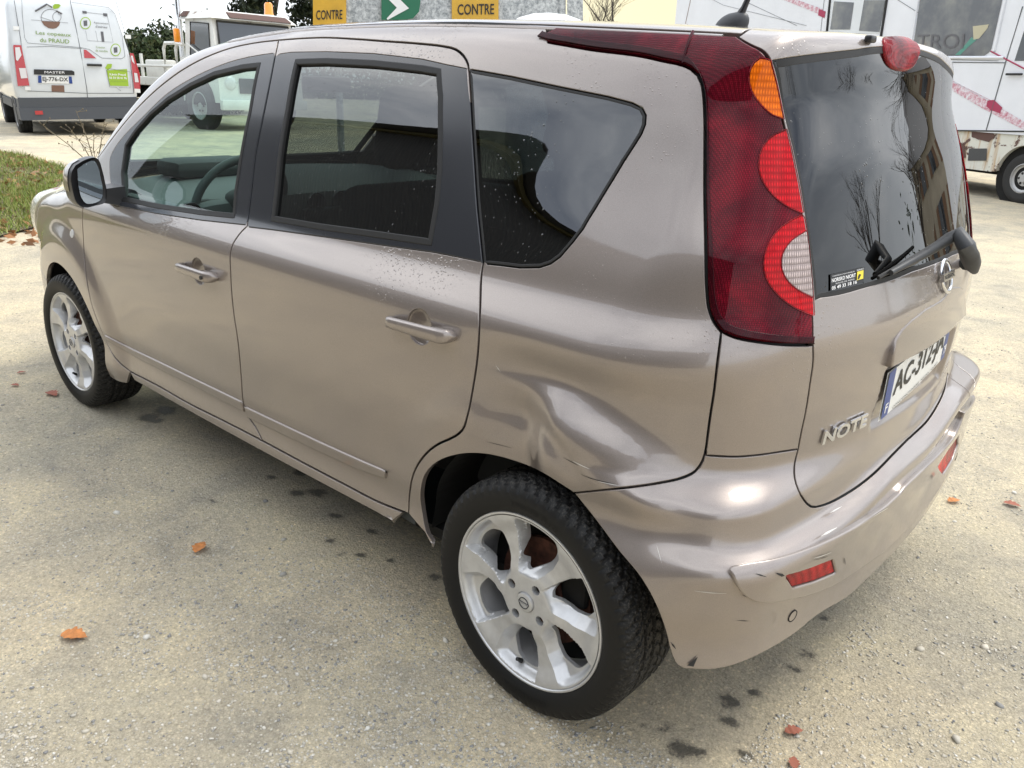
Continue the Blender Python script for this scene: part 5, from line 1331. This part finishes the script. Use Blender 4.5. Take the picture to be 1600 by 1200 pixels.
raw('rear_reflector',[(-.80,-.066,.40),(-.67,-.066,.40),(-.67,-.066,.47),(-.80,-.066,.47)],[(0,1,2,3)],'lamp_red',vb)
for s in (0,1):
    o=[vz(110,390),vz(118,382),vz(180,385),vz(250,728),vz(150,733)] if not s else [vz(1104,452),vz(1135,455),vz(1192,640),vz(1192,785),vz(1145,782)]
    L_=vplate(o,'lamp_red','tail_lamp',.03)
    i1=[vz(128,405),vz(165,402),vz(182,470),vz(150,520),vz(135,510)] if not s else [vz(1112,475),vz(1128,475),vz(1145,545),vz(1122,520)]
    i2=[vz(160,580),vz(218,580),vz(232,665),vz(178,668)] if not s else [vz(1140,620),vz(1165,625),vz(1180,700),vz(1148,700)]
    vplate(i1,'lamp_white','lens',.034,L_);vplate(i2,'lamp_white','lens',.034,L_)
hb_=vplate([vz(288,590),vz(610,600),vz(632,610),vz(634,640),vz(288,635)],'scuff_dark','number_plate_light',.02)
def vtext(s,bl,br,tl,m,par,lift=.009,bold=.0,name='lettering'):
    A,B,C=[on_v([q],None,'',lift)[0] for q in (bl,br,tl)];V,Fc=text_geom(s,1,bold);return raw(name,[A+(B-A)*a+(C-A)*b for a,b in V],Fc,m,par)
vtext('MASTER',vz(378,625),vz(552,628),vz(378,605),'white_ink',hb_,.024)
vp=vplate([vz(322,708),vz(620,714),vz(612,652),vz(322,644)],'white_plate','number_plate',.012);vplate([vz(324,706),vz(356,707),vz(352,645),vz(324,644)],'plate_blue','plate_band',.014,vp);vplate([vz(588,712),vz(618,713),vz(610,653),vz(584,652)],'plate_blue','plate_band',.014,vp);vtext('EJ-776-DX',vz(364,700),vz(582,704),vz(360,655),'ink',vp,.016,.02)
vplate([vz(438,726),vz(546,728),vz(550,784),vz(440,780)],'decal_brown','sticker',.008);vplate([vz(712,422),vz(735,425),vz(820,497),vz(718,494)],'lamp_red','warning_reflector',.01)
MB().tube([on_v([vz(740,552)],0,'',.03)[0],on_v([vz(866,556)],0,'',.03)[0]],.022,8).build('handle','scuff_dark',van,True)
# artwork
aw='artwork'
vline([vz(300,95),vz(400,35),vz(445,62)],'decal_grey',aw,.014);vline([vz(480,90),vz(530,118)],'decal_grey',aw,.014)
vplate([vz(450,50),vz(465,34),vz(500,34),vz(518,45),vz(500,68),vz(470,76),vz(452,72)],'decal_green',aw,.007)
vplate([vz(352,180),vz(512,186),vz(505,215),vz(480,238),vz(450,245),vz(410,238),vz(375,215)],'decal_brown',aw,.007)
t_=np.linspace(0,2*math.pi,25);vline([vz(485+36*math.cos(a),143+42*math.sin(a)) for a in t_],'decal_grey',aw,.0035);vline([vz(430+80*math.cos(a),150+72*math.sin(a)) for a in np.linspace(2.6,6.0,20)],'decal_grey',aw,.0035);vline([vz(345,145),vz(420,170),vz(500,200)],'decal_grey',aw,.003);vline([vz(265,168),vz(580,195)],'decal_grey',aw,.002)
vtext('Les copeaux',vz(306,300),vz(606,322),vz(303,262),'decal_text',van,bold=.01);vtext('du PRAUD',vz(342,358),vz(592,372),vz(338,322),'decal_text',van,bold=.01)
vtext('Agencement',vz(800,204),vz(925,214),vz(797,184),'decal_grey',van,bold=0);vtext("d'intérieur",vz(815,236),vz(918,243),vz(812,214),'decal_grey',van);vtext('Création',vz(818,410),vz(895,414),vz(815,392),'decal_text',van);vtext('de meuble',vz(815,440),vz(918,446),vz(812,420),'decal_text',van)
for cx,cy,rx_,ry_ in ((728,197,46,52),(985,425,44,54)):
    vplate([vz(cx+rx_*math.cos(a),cy+ry_*math.sin(a)) for a in t_[:-1]],'decal_green',aw,.006);vplate([vz(cx+rx_*.85*math.cos(a),cy+ry_*.85*math.sin(a)) for a in t_[:-1]],'white_paint',aw,.008);vplate([vz(cx-18,cy-20),vz(cx+14,cy-24),vz(cx+16,cy+22),vz(cx-14,cy+26)],'decal_grey',aw,.010)
vplate([vz(700,92),vz(738,95),vz(740,116),vz(704,114)],'decal_grey',aw);vplate([vz(878,112),vz(914,115),vz(916,140),vz(882,137)],'decal_grey',aw);vline([vz(738,105),vz(880,122)],'decal_grey',aw,.002);vline([vz(915,138),vz(965,360),vz(745,345),vz(730,260)],'decal_grey',aw,.002);vline([vz(815,262),vz(832,355)],'decal_grey',aw,.002);vplate([vz(857,268),vz(880,270),vz(890,358),vz(868,356)],'decal_grey',aw)
vplate([vz(895,580),vz(915,545),vz(955,545),vz(950,575),vz(920,598)],'decal_green',aw,.009)
sg=vplate([vz(905,600),vz(1082,588),vz(1096,735),vz(938,730)],'decal_green',aw,.008)
vline([vz(908,600),vz(925,585),vz(1108,612),vz(1110,750),vz(1015,745),vz(1028,775),vz(990,744),vz(935,742),vz(908,600)],'decal_grey',aw,.003,.01)
vtext('Kévin Praud',vz(935,643),vz(1072,646),vz(932,624),'white_ink',sg,.011,.02);vtext('06 33 58 41 96',vz(932,672),vz(1080,676),vz(930,652),'white_ink',sg,.011,.02);vtext('atelier@copeauxdupraud.fr',vz(938,695),vz(1082,698),vz(937,686),'decal_text',sg,.011)
for x in (-.94,.94):
    for y in (.95,4.6): simple_wheel(van,(x,y,.35),.36,.24,'x','steel_wheel',.60,-1 if x<0 else 1)
MB().box((0,2.8,.48),(1.7,4.6,.3)).build('underbody','gap_black',van)
for s in (-1,1): # arch and side trim
    mb=MB();mb.prism([(.95+.46*math.cos(a),.36+.46*math.sin(a)) for a in np.linspace(R_(-20),R_(200),24)],s*1.0,s*1.052,axis='x');mb.build('wheel_arch','dark_bumper',van)
    MB().box((s*1.03,2.9,.55),(.03,2.6,.16)).build('side_moulding','dark_bumper',van)
for k,q in enumerate((vz(132,238),vz(1085,312),vz(232,752),vz(1165,772))): vplate([(q[0]-4,q[1]-3),(q[0]+5,q[1]-2.5),(q[0]+5.5,q[1]+3.5),(q[0]-3.5,q[1]+3)],'white_plate','hinge',.03)
# ================================================================ old white truck
mat('old_white',(.62,.62,.58),.5);n_=sub_noise(MAT['old_white'],(.66,.66,.62),.10,3);mat('rust_brown',(.10,.055,.045),.8);mat('beacon',(.9,.30,.01),.2,coat=1)
m=MAT['old_white'];rn=tex(m,'ShaderNodeTexNoise',5,10,.75);rm=ramp(m,rn.outputs['Fac'],[(.60,(0,0,0)),(.66,(1,1,1))]);pc_=[l.from_socket for l in m.node_tree.links if l.to_socket==bs(m).inputs['Base Color']][0];link(m,mixc(m,rm.outputs[0],pc_,(.20,.12,.08)),'Base Color')
glass('truck_glass',(.45,.5,.5),1.9,drops=False)
td=20.;TS=td/15.;tp=far(338,150,td);tr=thing('flatbed_truck','old white flatbed truck with rusty cab roof and an amber beacon','truck')
tf=Vector((*(-px_rays([(338,150)])[0][:2]),0)).normalized();tf=Matrix.Rotation(R_(32),3,'Z')@tf;tl=Vector((-tf.y,tf.x,0))
tg_=float(gz(tp[0],tp[1]));tr.matrix_world=Matrix(((tf.x*TS,tl.x*TS,0,tp[0]),(tf.y*TS,tl.y*TS,0,tp[1]),(0,0,TS,tg_),(0,0,0,1)))
# local: x forward, y left (to the right of the picture); origin at the cab's front corner nearest the picture's left
Ti=tr.matrix_world.inverted()
def tpx(u,v,ax,val):
    o=Ti@Vector(CAM);d=Ti.to_3x3()@Vector(px_rays([(u,v)])[0]);t=(val-o[ax])/d[ax];return o+d*t
for q in [(295,105),(290,20),(335,30),(335,110)]: print('truck side',q,tuple(round(a,2) for a in tpx(*q,1,0)))
for q in [(450,42),(340,30),(460,80),(345,175)]: print('truck front',q,tuple(round(a,2) for a in tpx(*q,0,0)))
print('ground at truck',tg_)
TW=1.66
mat('plate_yellow',(.55,.46,.12),.5)
def tq(pts,ax,val,m,name,par=tr,th=.0):
    V=[tpx(u,v,ax,val) for u,v in pts];return raw(name,V,[tuple(range(len(V)))],m,par)
def tline(pts,ax,val,m,name,r=.012,par=tr): return MB().tube([tpx(u,v,ax,val) for u,v in pts],r,6).build(name,m,par,True)
mb=MB()
# cab: lower body and upper greenhouse
mb.hexa([(-1.0,0,.45),(.10,0,.45),(.10,TW,.45),(-1.0,TW,.45),(-1.0,-.0,1.15),(.10,-.0,1.15),(.10,TW,1.15),(-1.0,TW,1.15)]);mb.bevel(.05,3)
mb.hexa([(-.88,.03,1.14),(.06,.03,1.14),(.06,TW-.03,1.14),(-.88,TW-.03,1.14),(-.84,.07,1.76),(-.06,.07,1.76),(-.06,TW-.07,1.76),(-.84,TW-.07,1.76)])
cab=mb.build('cab','old_white',tr,True,40)
mb=MB();mb.hexa([(-.92,.0,1.74),(.04,.0,1.74),(.04,TW,1.74),(-.92,TW,1.74),(-.80,.12,1.87),(-.10,.12,1.87),(-.10,TW-.12,1.87),(-.80,TW-.12,1.87)]);mb.bevel(.045,3);rf_=mb.build('roof','old_white',tr,True,40)
mb=MB();mb.hexa([(-.02,.35,1.765),(.047,.35,1.765),(.047,TW-.1,1.765),(-.02,TW-.1,1.765),(-.10,.35,1.86),(-.045,.35,1.84),(-.045,TW-.15,1.84),(-.10,TW-.15,1.86)]);mb.build('rust_patch','rust_brown',rf_)
mb=MB();mb.hexa([(-.90,-.006,1.78),(-.72,-.006,1.78),(-.72,.1,1.78),(-.90,.1,1.78),(-.84,.05,1.86),(-.74,.05,1.86),(-.74,.12,1.86),(-.84,.12,1.86)]);mb.build('rust_patch','rust_brown',rf_)
# windows
def win(P,m,name,par,fr=.018):
    raw(name,P,[tuple(range(len(P)))],m,par);MB().tube([*P,P[0]],fr,6,False).build('window_seal','rubber',par,True)
win([Vector((-.70,.020,1.18)),Vector((-.10,.020,1.16)),Vector((-.13,.052,1.66)),Vector((-.66,.052,1.69))],'window_dark','side_window',tr,.012)
ws_=[Vector((.078,.10,1.22)),Vector((.078,TW-.10,1.22)),Vector((-.022,TW-.14,1.70)),Vector((-.022,.14,1.70))];win(ws_,'window_dark','windscreen',tr)
win([Vector((-.70,TW-.020,1.18)),Vector((-.10,TW-.020,1.16)),Vector((-.13,TW-.052,1.66)),Vector((-.66,TW-.052,1.69))],'window_dark','side_window',tr,.012)
MB().tube([Vector((-.06,-.02,1.16)),Vector((-.38,-.03,1.22)),Vector((-.70,-.02,1.36))],.012,6).build('mirror_bracket','old_white',tr)
MB().box((-.86,-.10,1.48),(.05,.10,.22),.02).build('side_marker','beacon',tr,True)
MB().tube([(-1.0,.05,.9),(-1.0,.05,2.16)],.045,12).build('exhaust_stack','chrome',tr,True)
mb=MB();mb.lathe([(.001,.20),(.05,.20),(.07,.17),(.075,.03),(.085,.0)],20,'z',(-.35,TW-.28,1.89));mb.build('beacon','beacon',tr,True,40)
MB().lathe([(.001,.03),(.09,.03),(.10,.0)],20,'z',(-.35,TW-.28,1.862)).build('beacon_base','white_paint',tr,True)
# front with bumper, plate, lamps, grille
MB().box((.16,TW/2,.42),(.10,TW+.04,.16),.02).build('bumper','old_white',tr,True)
MB().box((.11,TW/2,.72),(.03,.9,.24),.01).build('grille','scuff_dark',tr)
for y in (.22,TW-.22): MB().sphere((.10,y,.76),(.08,.22,.22)).build('headlight','lamp_white',tr,True)
MB().box((.22,.95,.42),(.01,.42,.10)).build('number_plate','plate_yellow',tr)
# wheels and arches
for x in (-.50,-3.4):
    for y in (.08,TW-.08): simple_wheel(tr,(x,y,.38),.39,.22,'y','steel_wheel',.58,-1 if y<.5 else 1)
    for y in (-.005,TW-.01): MB().prism([(x+.46*math.cos(a),.40+.46*math.sin(a)) for a in np.linspace(0,math.pi,20)],y,y+.015,axis='y').build('wheel_arch','gap_black',tr)
# flatbed with tool box, rails
MB().box((-2.9,TW/2,.74),(3.2,TW,.14),.01).build('bed','old_white',tr)
MB().box((-2.6,TW/2,.52),(3.6,.9,.18)).build('chassis','gap_black',tr)
MB().box((-1.9,.14,.95),(.62,.26,.30),.03).build('tool_box','old_white',tr,True)
mb=MB()
for pts in ([(-1.16,.03,.8),(-1.16,.03,1.28),(-1.10,.03,1.36),(-.9,.03,1.34)],[(-1.55,.03,.8),(-1.55,.03,1.28),(-1.48,.03,1.37),(-1.16,.03,1.37)],[(-4.4,.03,1.0),(-1.16,.03,1.0)],[(-4.4,.03,.8),(-4.4,.03,1.2)],[(-2.35,.03,.8),(-2.35,.03,1.2)]): mb.tube(pts,.032,6)
mb.build('rail','old_white',tr)
# ================================================================ sign rack behind the car
mat('zinc',(.42,.44,.45),.55,.3);m=MAT['zinc'];v=tex(m,'ShaderNodeTexNoise',26,10,.85);link(m,ramp(m,v.outputs['Fac'],[(.42,(.22,.24,.25)),(.5,(.42,.44,.45)),(.58,(.62,.64,.64))]).outputs[0],'Base Color')
mat('sign_yellow',(.62,.36,.03),.35);mat('sign_green',(.01,.14,.07),.35);sub_noise(MAT['sign_yellow'],(.62,.36,.03),.12,8)
bdist=7.6
def bp(u,v,lift=0.):
    o=far(700,40,bdist);n=-px_rays([(700,40)])[0];n[2]=0;n/=np.linalg.norm(n);n=np.array(Matrix.Rotation(R_(8),3,'Z')@Vector(n));o=o+n*lift;d=px_rays([(u,v)])[0];t=((o-CAM)@n)/(d@n);return Vector(CAM+d*t)
def bq(name,pts,m,par,lift): V=[bp(u,v,lift) for u,v in pts];return raw(name,V,[tuple(range(len(V)))],m,par)
base_=bp(700,40);g0=float(gz(base_.x,base_.y))
sr=thing('sign_rack','stacked yellow, green and frosted zinc road signs standing behind the car roof','sign',(0,0,0))
def slab(name,u0,u1,v0,v1,m,lift,th=.02):
    F_=[bp(u,v,lift) for u,v in ((u0,v1),(u1,v1),(u1,v0),(u0,v0))];B_=[bp(u,v,lift-th) for u,v in ((u0,v1),(u1,v1),(u1,v0),(u0,v0))]
    return MB().hexa(B_+F_).build(name,m,sr)
slab('zinc_panel',541,706,-130,112,'zinc',0);slab('zinc_panel',706,884,-130,116,'zinc',-.03);slab('zinc_panel',886,911,-130,118,'zinc',-.01)
y1=slab('direction_panel',489,541,-130,41,'sign_yellow',.02);g1=None
P=[(596,-60),(640,-60),(652,-20),(657,2),(655,18),(645,29),(630,31),(596,31)]
g1=bq('direction_panel',P,'sign_green',sr,.03);bq('arrow',[(614,-12),(639,13),(606,31),(604,29),(620,12),(606,-2)],'white_ink',g1,.036)
y2=slab('direction_panel',706,779,-130,30,'sign_yellow',.02)
def btext(s,u0,u1,vb,vt,m,par,sl=0):
    A,B,C=bp(u0,vb,.026),bp(u1,vb+sl,.026),bp(u0,vt,.026);V,Fc=text_geom(s,1,.012);return raw('sign_lettering',[A+(B-A)*a+(C-A)*b for a,b in V],Fc,m,par)
btext('CONTRE',494,535,31,16,'ink',y1,-1);btext('CONTRE',715,772,23.5,6.5,'ink',y2,-1)
for u in (520,690,880):
    a=bp(u,-120,-.05);MB().tube([Vector((a.x,a.y,float(gz(a.x,a.y))-.1)),a],.03,8).build('post','zinc',sr,True)
for u in (520,690,880): bp(u,0)
# low white domed cover behind the roof
a,b=bp(797,24,.9),bp(912,30,.9);cx=(a+b)/2;Lc=(b-a).length
mat('cover_white',(.78,.79,.80),.4);dc=thing('rooftop_cover','low white domed cover with a dark lower seam seen over the car roof','cover',(cx.x,cx.y,0));dirv=(b-a).normalized();az=math.atan2(dirv.y,dirv.x);dc.rotation_euler=(0,0,az)
zt_=bp(850,19,.9).z
mb=MB();rings=[]
for x,hh,dd in ((-.5,.0,.1),(-.46,.25,.6),(-.36,.62,.85),(-.2,.9,1),(0,1,1),(.2,.9,1),(.36,.62,.85),(.46,.25,.6),(.5,.0,.1)):
    rings.append([mb.b.verts.new((x*Lc,.35*dd*math.cos(t),zt_-.10+.095*hh*max(0,math.sin(t)) )) for t in np.linspace(0,math.pi,12)])
for i in range(8):
    for k in range(11): mb.b.faces.new((rings[i][k],rings[i][k+1],rings[i+1][k+1],rings[i+1][k]))
mb.build('dome','cover_white',dc,True)
MB().box((0,0,zt_-.115),(Lc*.94,.62,.02),.005).build('seam','rubber',dc)
gq=float(gz(cx.x,cx.y));MB().box((0,0,(zt_-.125+gq)/2),(Lc*.86,.55,zt_-.125-gq),.03).build('cabinet','white_paint',dc,True)
# ================================================================ old white motorhome
pA,pB=far(1590,200,13.7),far(1290,100,16.9)
mh=thing('motorhome','old white motorhome with faded red stripes and rust along its skirt','motorhome')
mfx=Vector((pA-pB)*[1,1,0]).normalized();mfy=Vector((-mfx.y,mfx.x,0))   # x towards its front (picture right), y away from the camera
if mfy.dot(Vector(pA-CAM))<0: mfy=-mfy
gm=float(gz(pA[0],pA[1]));mh.matrix_world=Matrix(((mfx.x,mfy.x,0,pA[0]),(mfx.y,mfy.y,0,pA[1]),(0,0,1,gm),(0,0,0,1)));Hi=mh.matrix_world.inverted()
def hp(u,v,y=0.):
    o=Hi@Vector(CAM);d=Hi.to_3x3()@Vector(px_rays([(u,v)])[0]);t=(y-o.y)/d.y;return o+d*t
for q in [(1055,30),(1290,0),(1430,60),(1565,0),(1540,203),(1345,200),(1590,275),(1552,275),(1500,265),(1500,203),(1590,313),(1600,98)]: print('mh',q,tuple(round(a,2) for a in hp(*q)))
mat('rv_white',(.66,.68,.72),.42);m=MAT['rv_white'];sub_noise(m,(.68,.70,.74),.05,1.6)
mat('rv_skirt',(.60,.60,.55),.5);m=MAT['rv_skirt'];rn=tex(m,'ShaderNodeTexNoise',4.5,10,.7,dist=.8);st_=tex(m,'ShaderNodeTexNoise',9,6,.6,mscale=(1,1,.12))
rm=ramp(m,rn.outputs['Fac'],[(.56,(0,0,0)),(.585,(1,1,1))]);s_=ramp(m,st_.outputs['Fac'],[(.52,(0,0,0)),(.70,(1,1,1))]);c=mixc(m,s_.outputs[0],(.60,.60,.54),(.40,.24,.10));link(m,mixc(m,rm.outputs[0],c,(.10,.05,.04)),'Base Color')
mat('stripe_red',(.32,.03,.07),.6);m=MAT['stripe_red'];n_=tex(m,'ShaderNodeTexNoise',16,8,.75);link(m,ramp(m,n_.outputs['Fac'],[(.38,(.42,.12,.17)),(.50,(.58,.42,.47)),(.60,(.66,.66,.70))]).outputs[0],'Base Color')
x0=hp(1055,30).x;zb_=hp(1500,204).z;print('mh dims',x0,zb_)
mb=MB();mb.hexa([(x0,0,zb_),(3.2,0,zb_),(3.2,2.1,zb_),(x0,2.1,zb_),(x0,0,3.6),(3.2,0,3.6),(3.2,2.1,3.6),(x0,2.1,3.6)]);mb.bevel(.04,3);body=mb.build('body','rv_white',mh,True,40)
def hq(name,pts,m,par=mh,lift=.008): V=[hp(u,v,-lift) for u,v in pts];return raw(name,V,[tuple(range(len(V)))],m,par)
def hl(name,pts,m,r=.006,par=mh,lift=.004): return MB().tube([hp(u,v,-lift) for u,v in pts],r,5).build(name,m,par)
zs=hp(1520,265).z
wc=hp(1592,277,.0);wr=.335
sk=[(x0,zs),(wc.x-.50,zs)]+[(wc.x+.44*math.cos(a),.34+.44*math.sin(a)) for a in np.linspace(R_(172),R_(8),20)]+[(wc.x+.5,zs),(3.2,zs),(3.2,zb_-.004),(x0,zb_-.004)]
MB().prism(sk,.03,.10,axis='y').build('skirt','rv_skirt',mh)
mb=MB();mb.box(((x0+2.3)/2,1.1,.5),(abs(x0)+2.1,1.7,.35));mb.build('chassis','gap_black',mh)
mb=MB();mb.prism([(wc.x+.46*math.cos(a),.34+.46*math.sin(a)) for a in np.linspace(0,2*math.pi,28)[:-1]],.101,.45,axis='y');mb.build('wheel_well','gap_black',mh)
simple_wheel(mh,(wc.x,.16,wr),wr,.2,'y','steel_wheel',.60,-1);simple_wheel(mh,(x0+1.3,.16,wr),wr,.2,'y','steel_wheel',.60,-1);simple_wheel(mh,(wc.x,1.9,wr),wr,.2,'y','steel_wheel',.60,1);simple_wheel(mh,(x0+1.3,1.9,wr),wr,.2,'y','steel_wheel',.60,1)
# windows
mat('window_grey',(.115,.12,.125),.12,coat=.5);m=MAT['window_grey'];n_=tex(m,'ShaderNodeTexNoise',2.2,5,.6);link(m,ramp(m,n_.outputs['Fac'],[(.4,(.08,.085,.095)),(.55,(.13,.135,.135)),(.68,(.20,.20,.18))]).outputs[0],'Base Color')
W1=hq('side_window',[(1428,64),(1446,-60),(1592,-60),(1566,0),(1549,76),(1545,82),(1538,87),(1440,87),(1430,84)],'window_grey',mh,.006)
V2,Fc2=text_geom('TROI',1,.0);A,B,C=hp(1432,76,-.012),hp(1505,76,-.012),hp(1434,54,-.012);raw('window_lettering',[A+(B-A)*a+(C-A)*b for a,b in V2],Fc2,'decal_grey',W1)
mat('paper',(.45,.42,.30),.8);mat('tape_green',(.08,.25,.20),.6);hq('torn_paper',[(1520,41),(1545,38),(1543,44),(1530,60),(1521,62)],'paper',W1,.010);hq('tape',[(1492,86),(1503,76),(1518,58),(1526,62),(1512,74),(1500,86)],'tape_green',W1,.009)
fr=[(1424,64),(1443,-60)];hl('window_frame',[(1424,70),(1444,-60)],'rv_white',.018,mh,.01);hl('window_frame',[(1424,90),(1568,90)],'rv_white',.02,mh,.01);hl('window_frame',[(1553,80),(1575,-20)],'rv_white',.02,mh,.01)
for pts in ([(1291,60),(1303,-60)],[(1376,60),(1392,-40)]): hl('window_frame',pts,'rubber',.022,mh,.01)
hq('window_surround',[(1294,52),(1304,-60),(1392,-60),(1378,52)],'white_paint',mh,.006)
for pts in ([(1297,46),(1303,2),(1334,4),(1328,46)],[(1342,48),(1350,0),(1383,0),(1374,50)]): hq('side_window',pts,'window_grey',mh,.012)
# seams
hl('body_seam',[(1465,97),(1571,98)],'seam',.006);hl('body_seam',[(1598,10),(1571,98),(1541,203)],'seam',.008);hl('body_seam',[(1340,203),(1500,204),(1640,206)],'scuff_dark',.010);hl('body_seam',[(1281,60),(1290,-20)],'seam',.004);hl('body_seam',[(1080,-5),(1066,60)],'decal_brown',.006);hl('body_seam',[(1092,-12),(1130,8),(1260,40)],'seam',.003);hl('body_seam',[(1170,5),(1245,40)],'scuff_dark',.003);hl('body_seam',[(1435,20),(1400,-2)],'seam',.004)
hl('body_seam',[(1432,92),(1560,95)],'seam',.003)
hq('side_window',[(1585,95),(1600,48),(1660,48),(1650,95)],'window_dark',mh,.006)
D_=hl('door_handle',[(1572,116),(1597,116)],'scuff_dark',.016,mh,.04)
# stripes
for i,pts in enumerate(([(1225,-8),(1268,8),(1285,14),(1290,26),(1270,18),(1215,-4)],[(1468,118),(1500,134),(1545,158),(1600,190),(1640,210),(1640,222),(1600,203),(1540,172),(1490,143),(1466,130)],)): hq('stripe',pts,'stripe_red',mh,.005)
mat('stripe_solid',(.33,.03,.08),.6);hq('stripe',[(1543,157),(1553,156),(1566,168),(1562,177),(1548,172),(1541,166)],'stripe_solid',mh,.009);hl('stripe',[(1548,80),(1600,107),(1640,128)],'stripe_solid',.010,mh,.004);hq('stripe',[(1280,14),(1290,18),(1288,28),(1278,24)],'stripe_solid',mh,.009);hl('stripe',[(1472,118),(1550,158)],'stripe_red',.004,mh,.004)
vt=MB();a,b,c,d=hp(1511,251,-.02+.03),hp(1540,251,.01),hp(1541,232,.01),hp(1513,232,.01)
raw('vent',[(p_.x,.022,p_.z) for p_ in (a,b,c,d)],[(0,1,2,3)],'plastic_grey',mh);hq('rust_patch',[(1518,206),(1548,205),(1556,212),(1545,222),(1530,218),(1518,214)],'rust_brown',mh,-.022);hq('rust_patch',[(1500,222),(1508,228),(1509,246),(1498,250)],'rust_brown',mh,-.022)
# ================================================================ yard buildings and trees around (seen in the car's reflections)
mat('barn_wall',(.045,.047,.05),.7);m=MAT['barn_wall'];wv=tex(m,'ShaderNodeTexWave',3.2);bump(m,wv.outputs['Fac'],.5,.03);mat('barn_trim',(.09,.08,.03),.6);mat('house_wall',(.36,.32,.25),.9);sub_noise(MAT['house_wall'],(.36,.32,.25),.2,1.2);mat('slate',(.07,.075,.085),.6);mat('shutter',(.16,.09,.05),.6)
bn=thing('barn','long dark steel-clad barn facing the car\'s left side across the yard','barn',(-9,-8.6,0))
MB().box((3.0,-4,2.9),(32,8,6.6)).build('wall','barn_wall',bn);MB().box((3.0,.06,6.15),(32.2,.10,.07)).build('eave_trim','barn_trim',bn)
MB().prism([(.3,6.23),(-4,7.3),(-8.3,6.23)],-13.2,19.2,axis='x').build('roof','slate',bn)
MB().box((5.5,.04,1.9),(4.2,.08,3.8)).build('door','slate',bn)
hs=thing('stone_house','beige stone house with brown shutters beyond the right end of the yard','house',(6.0,31,float(gz(6,31))),R_(10))
MB().box((0,0,2.4),(9,6,6.2)).build('wall','house_wall',hs);MB().prism([(-3.4,5.4),(0,8),(3.4,5.4)],-4.8,4.8,axis='x').build('roof','slate',hs)
for x in (-3,-.5,2.4):
    for z in (1.5,4.1):
        w_=MB().box((x,-3.02,z),(.95,.08,1.4)).build('window','window_dark',hs);MB().box((x-.75,-3.04,z),(.5,.06,1.45)).build('shutter','shutter',w_);MB().box((x+.75,-3.04,z),(.5,.06,1.45)).build('shutter','shutter',w_)
for k,(x,y,h,sd) in enumerate([(16,22,10,32),(18,7,8,33),(8.5,23,8,34)]): tree(['tallest bare tree behind the stone house','lone bare tree east of the car','bare tree between motorhome and house'][k],x,y,h,(2,2,2),sd,bare=True,r0=.16)
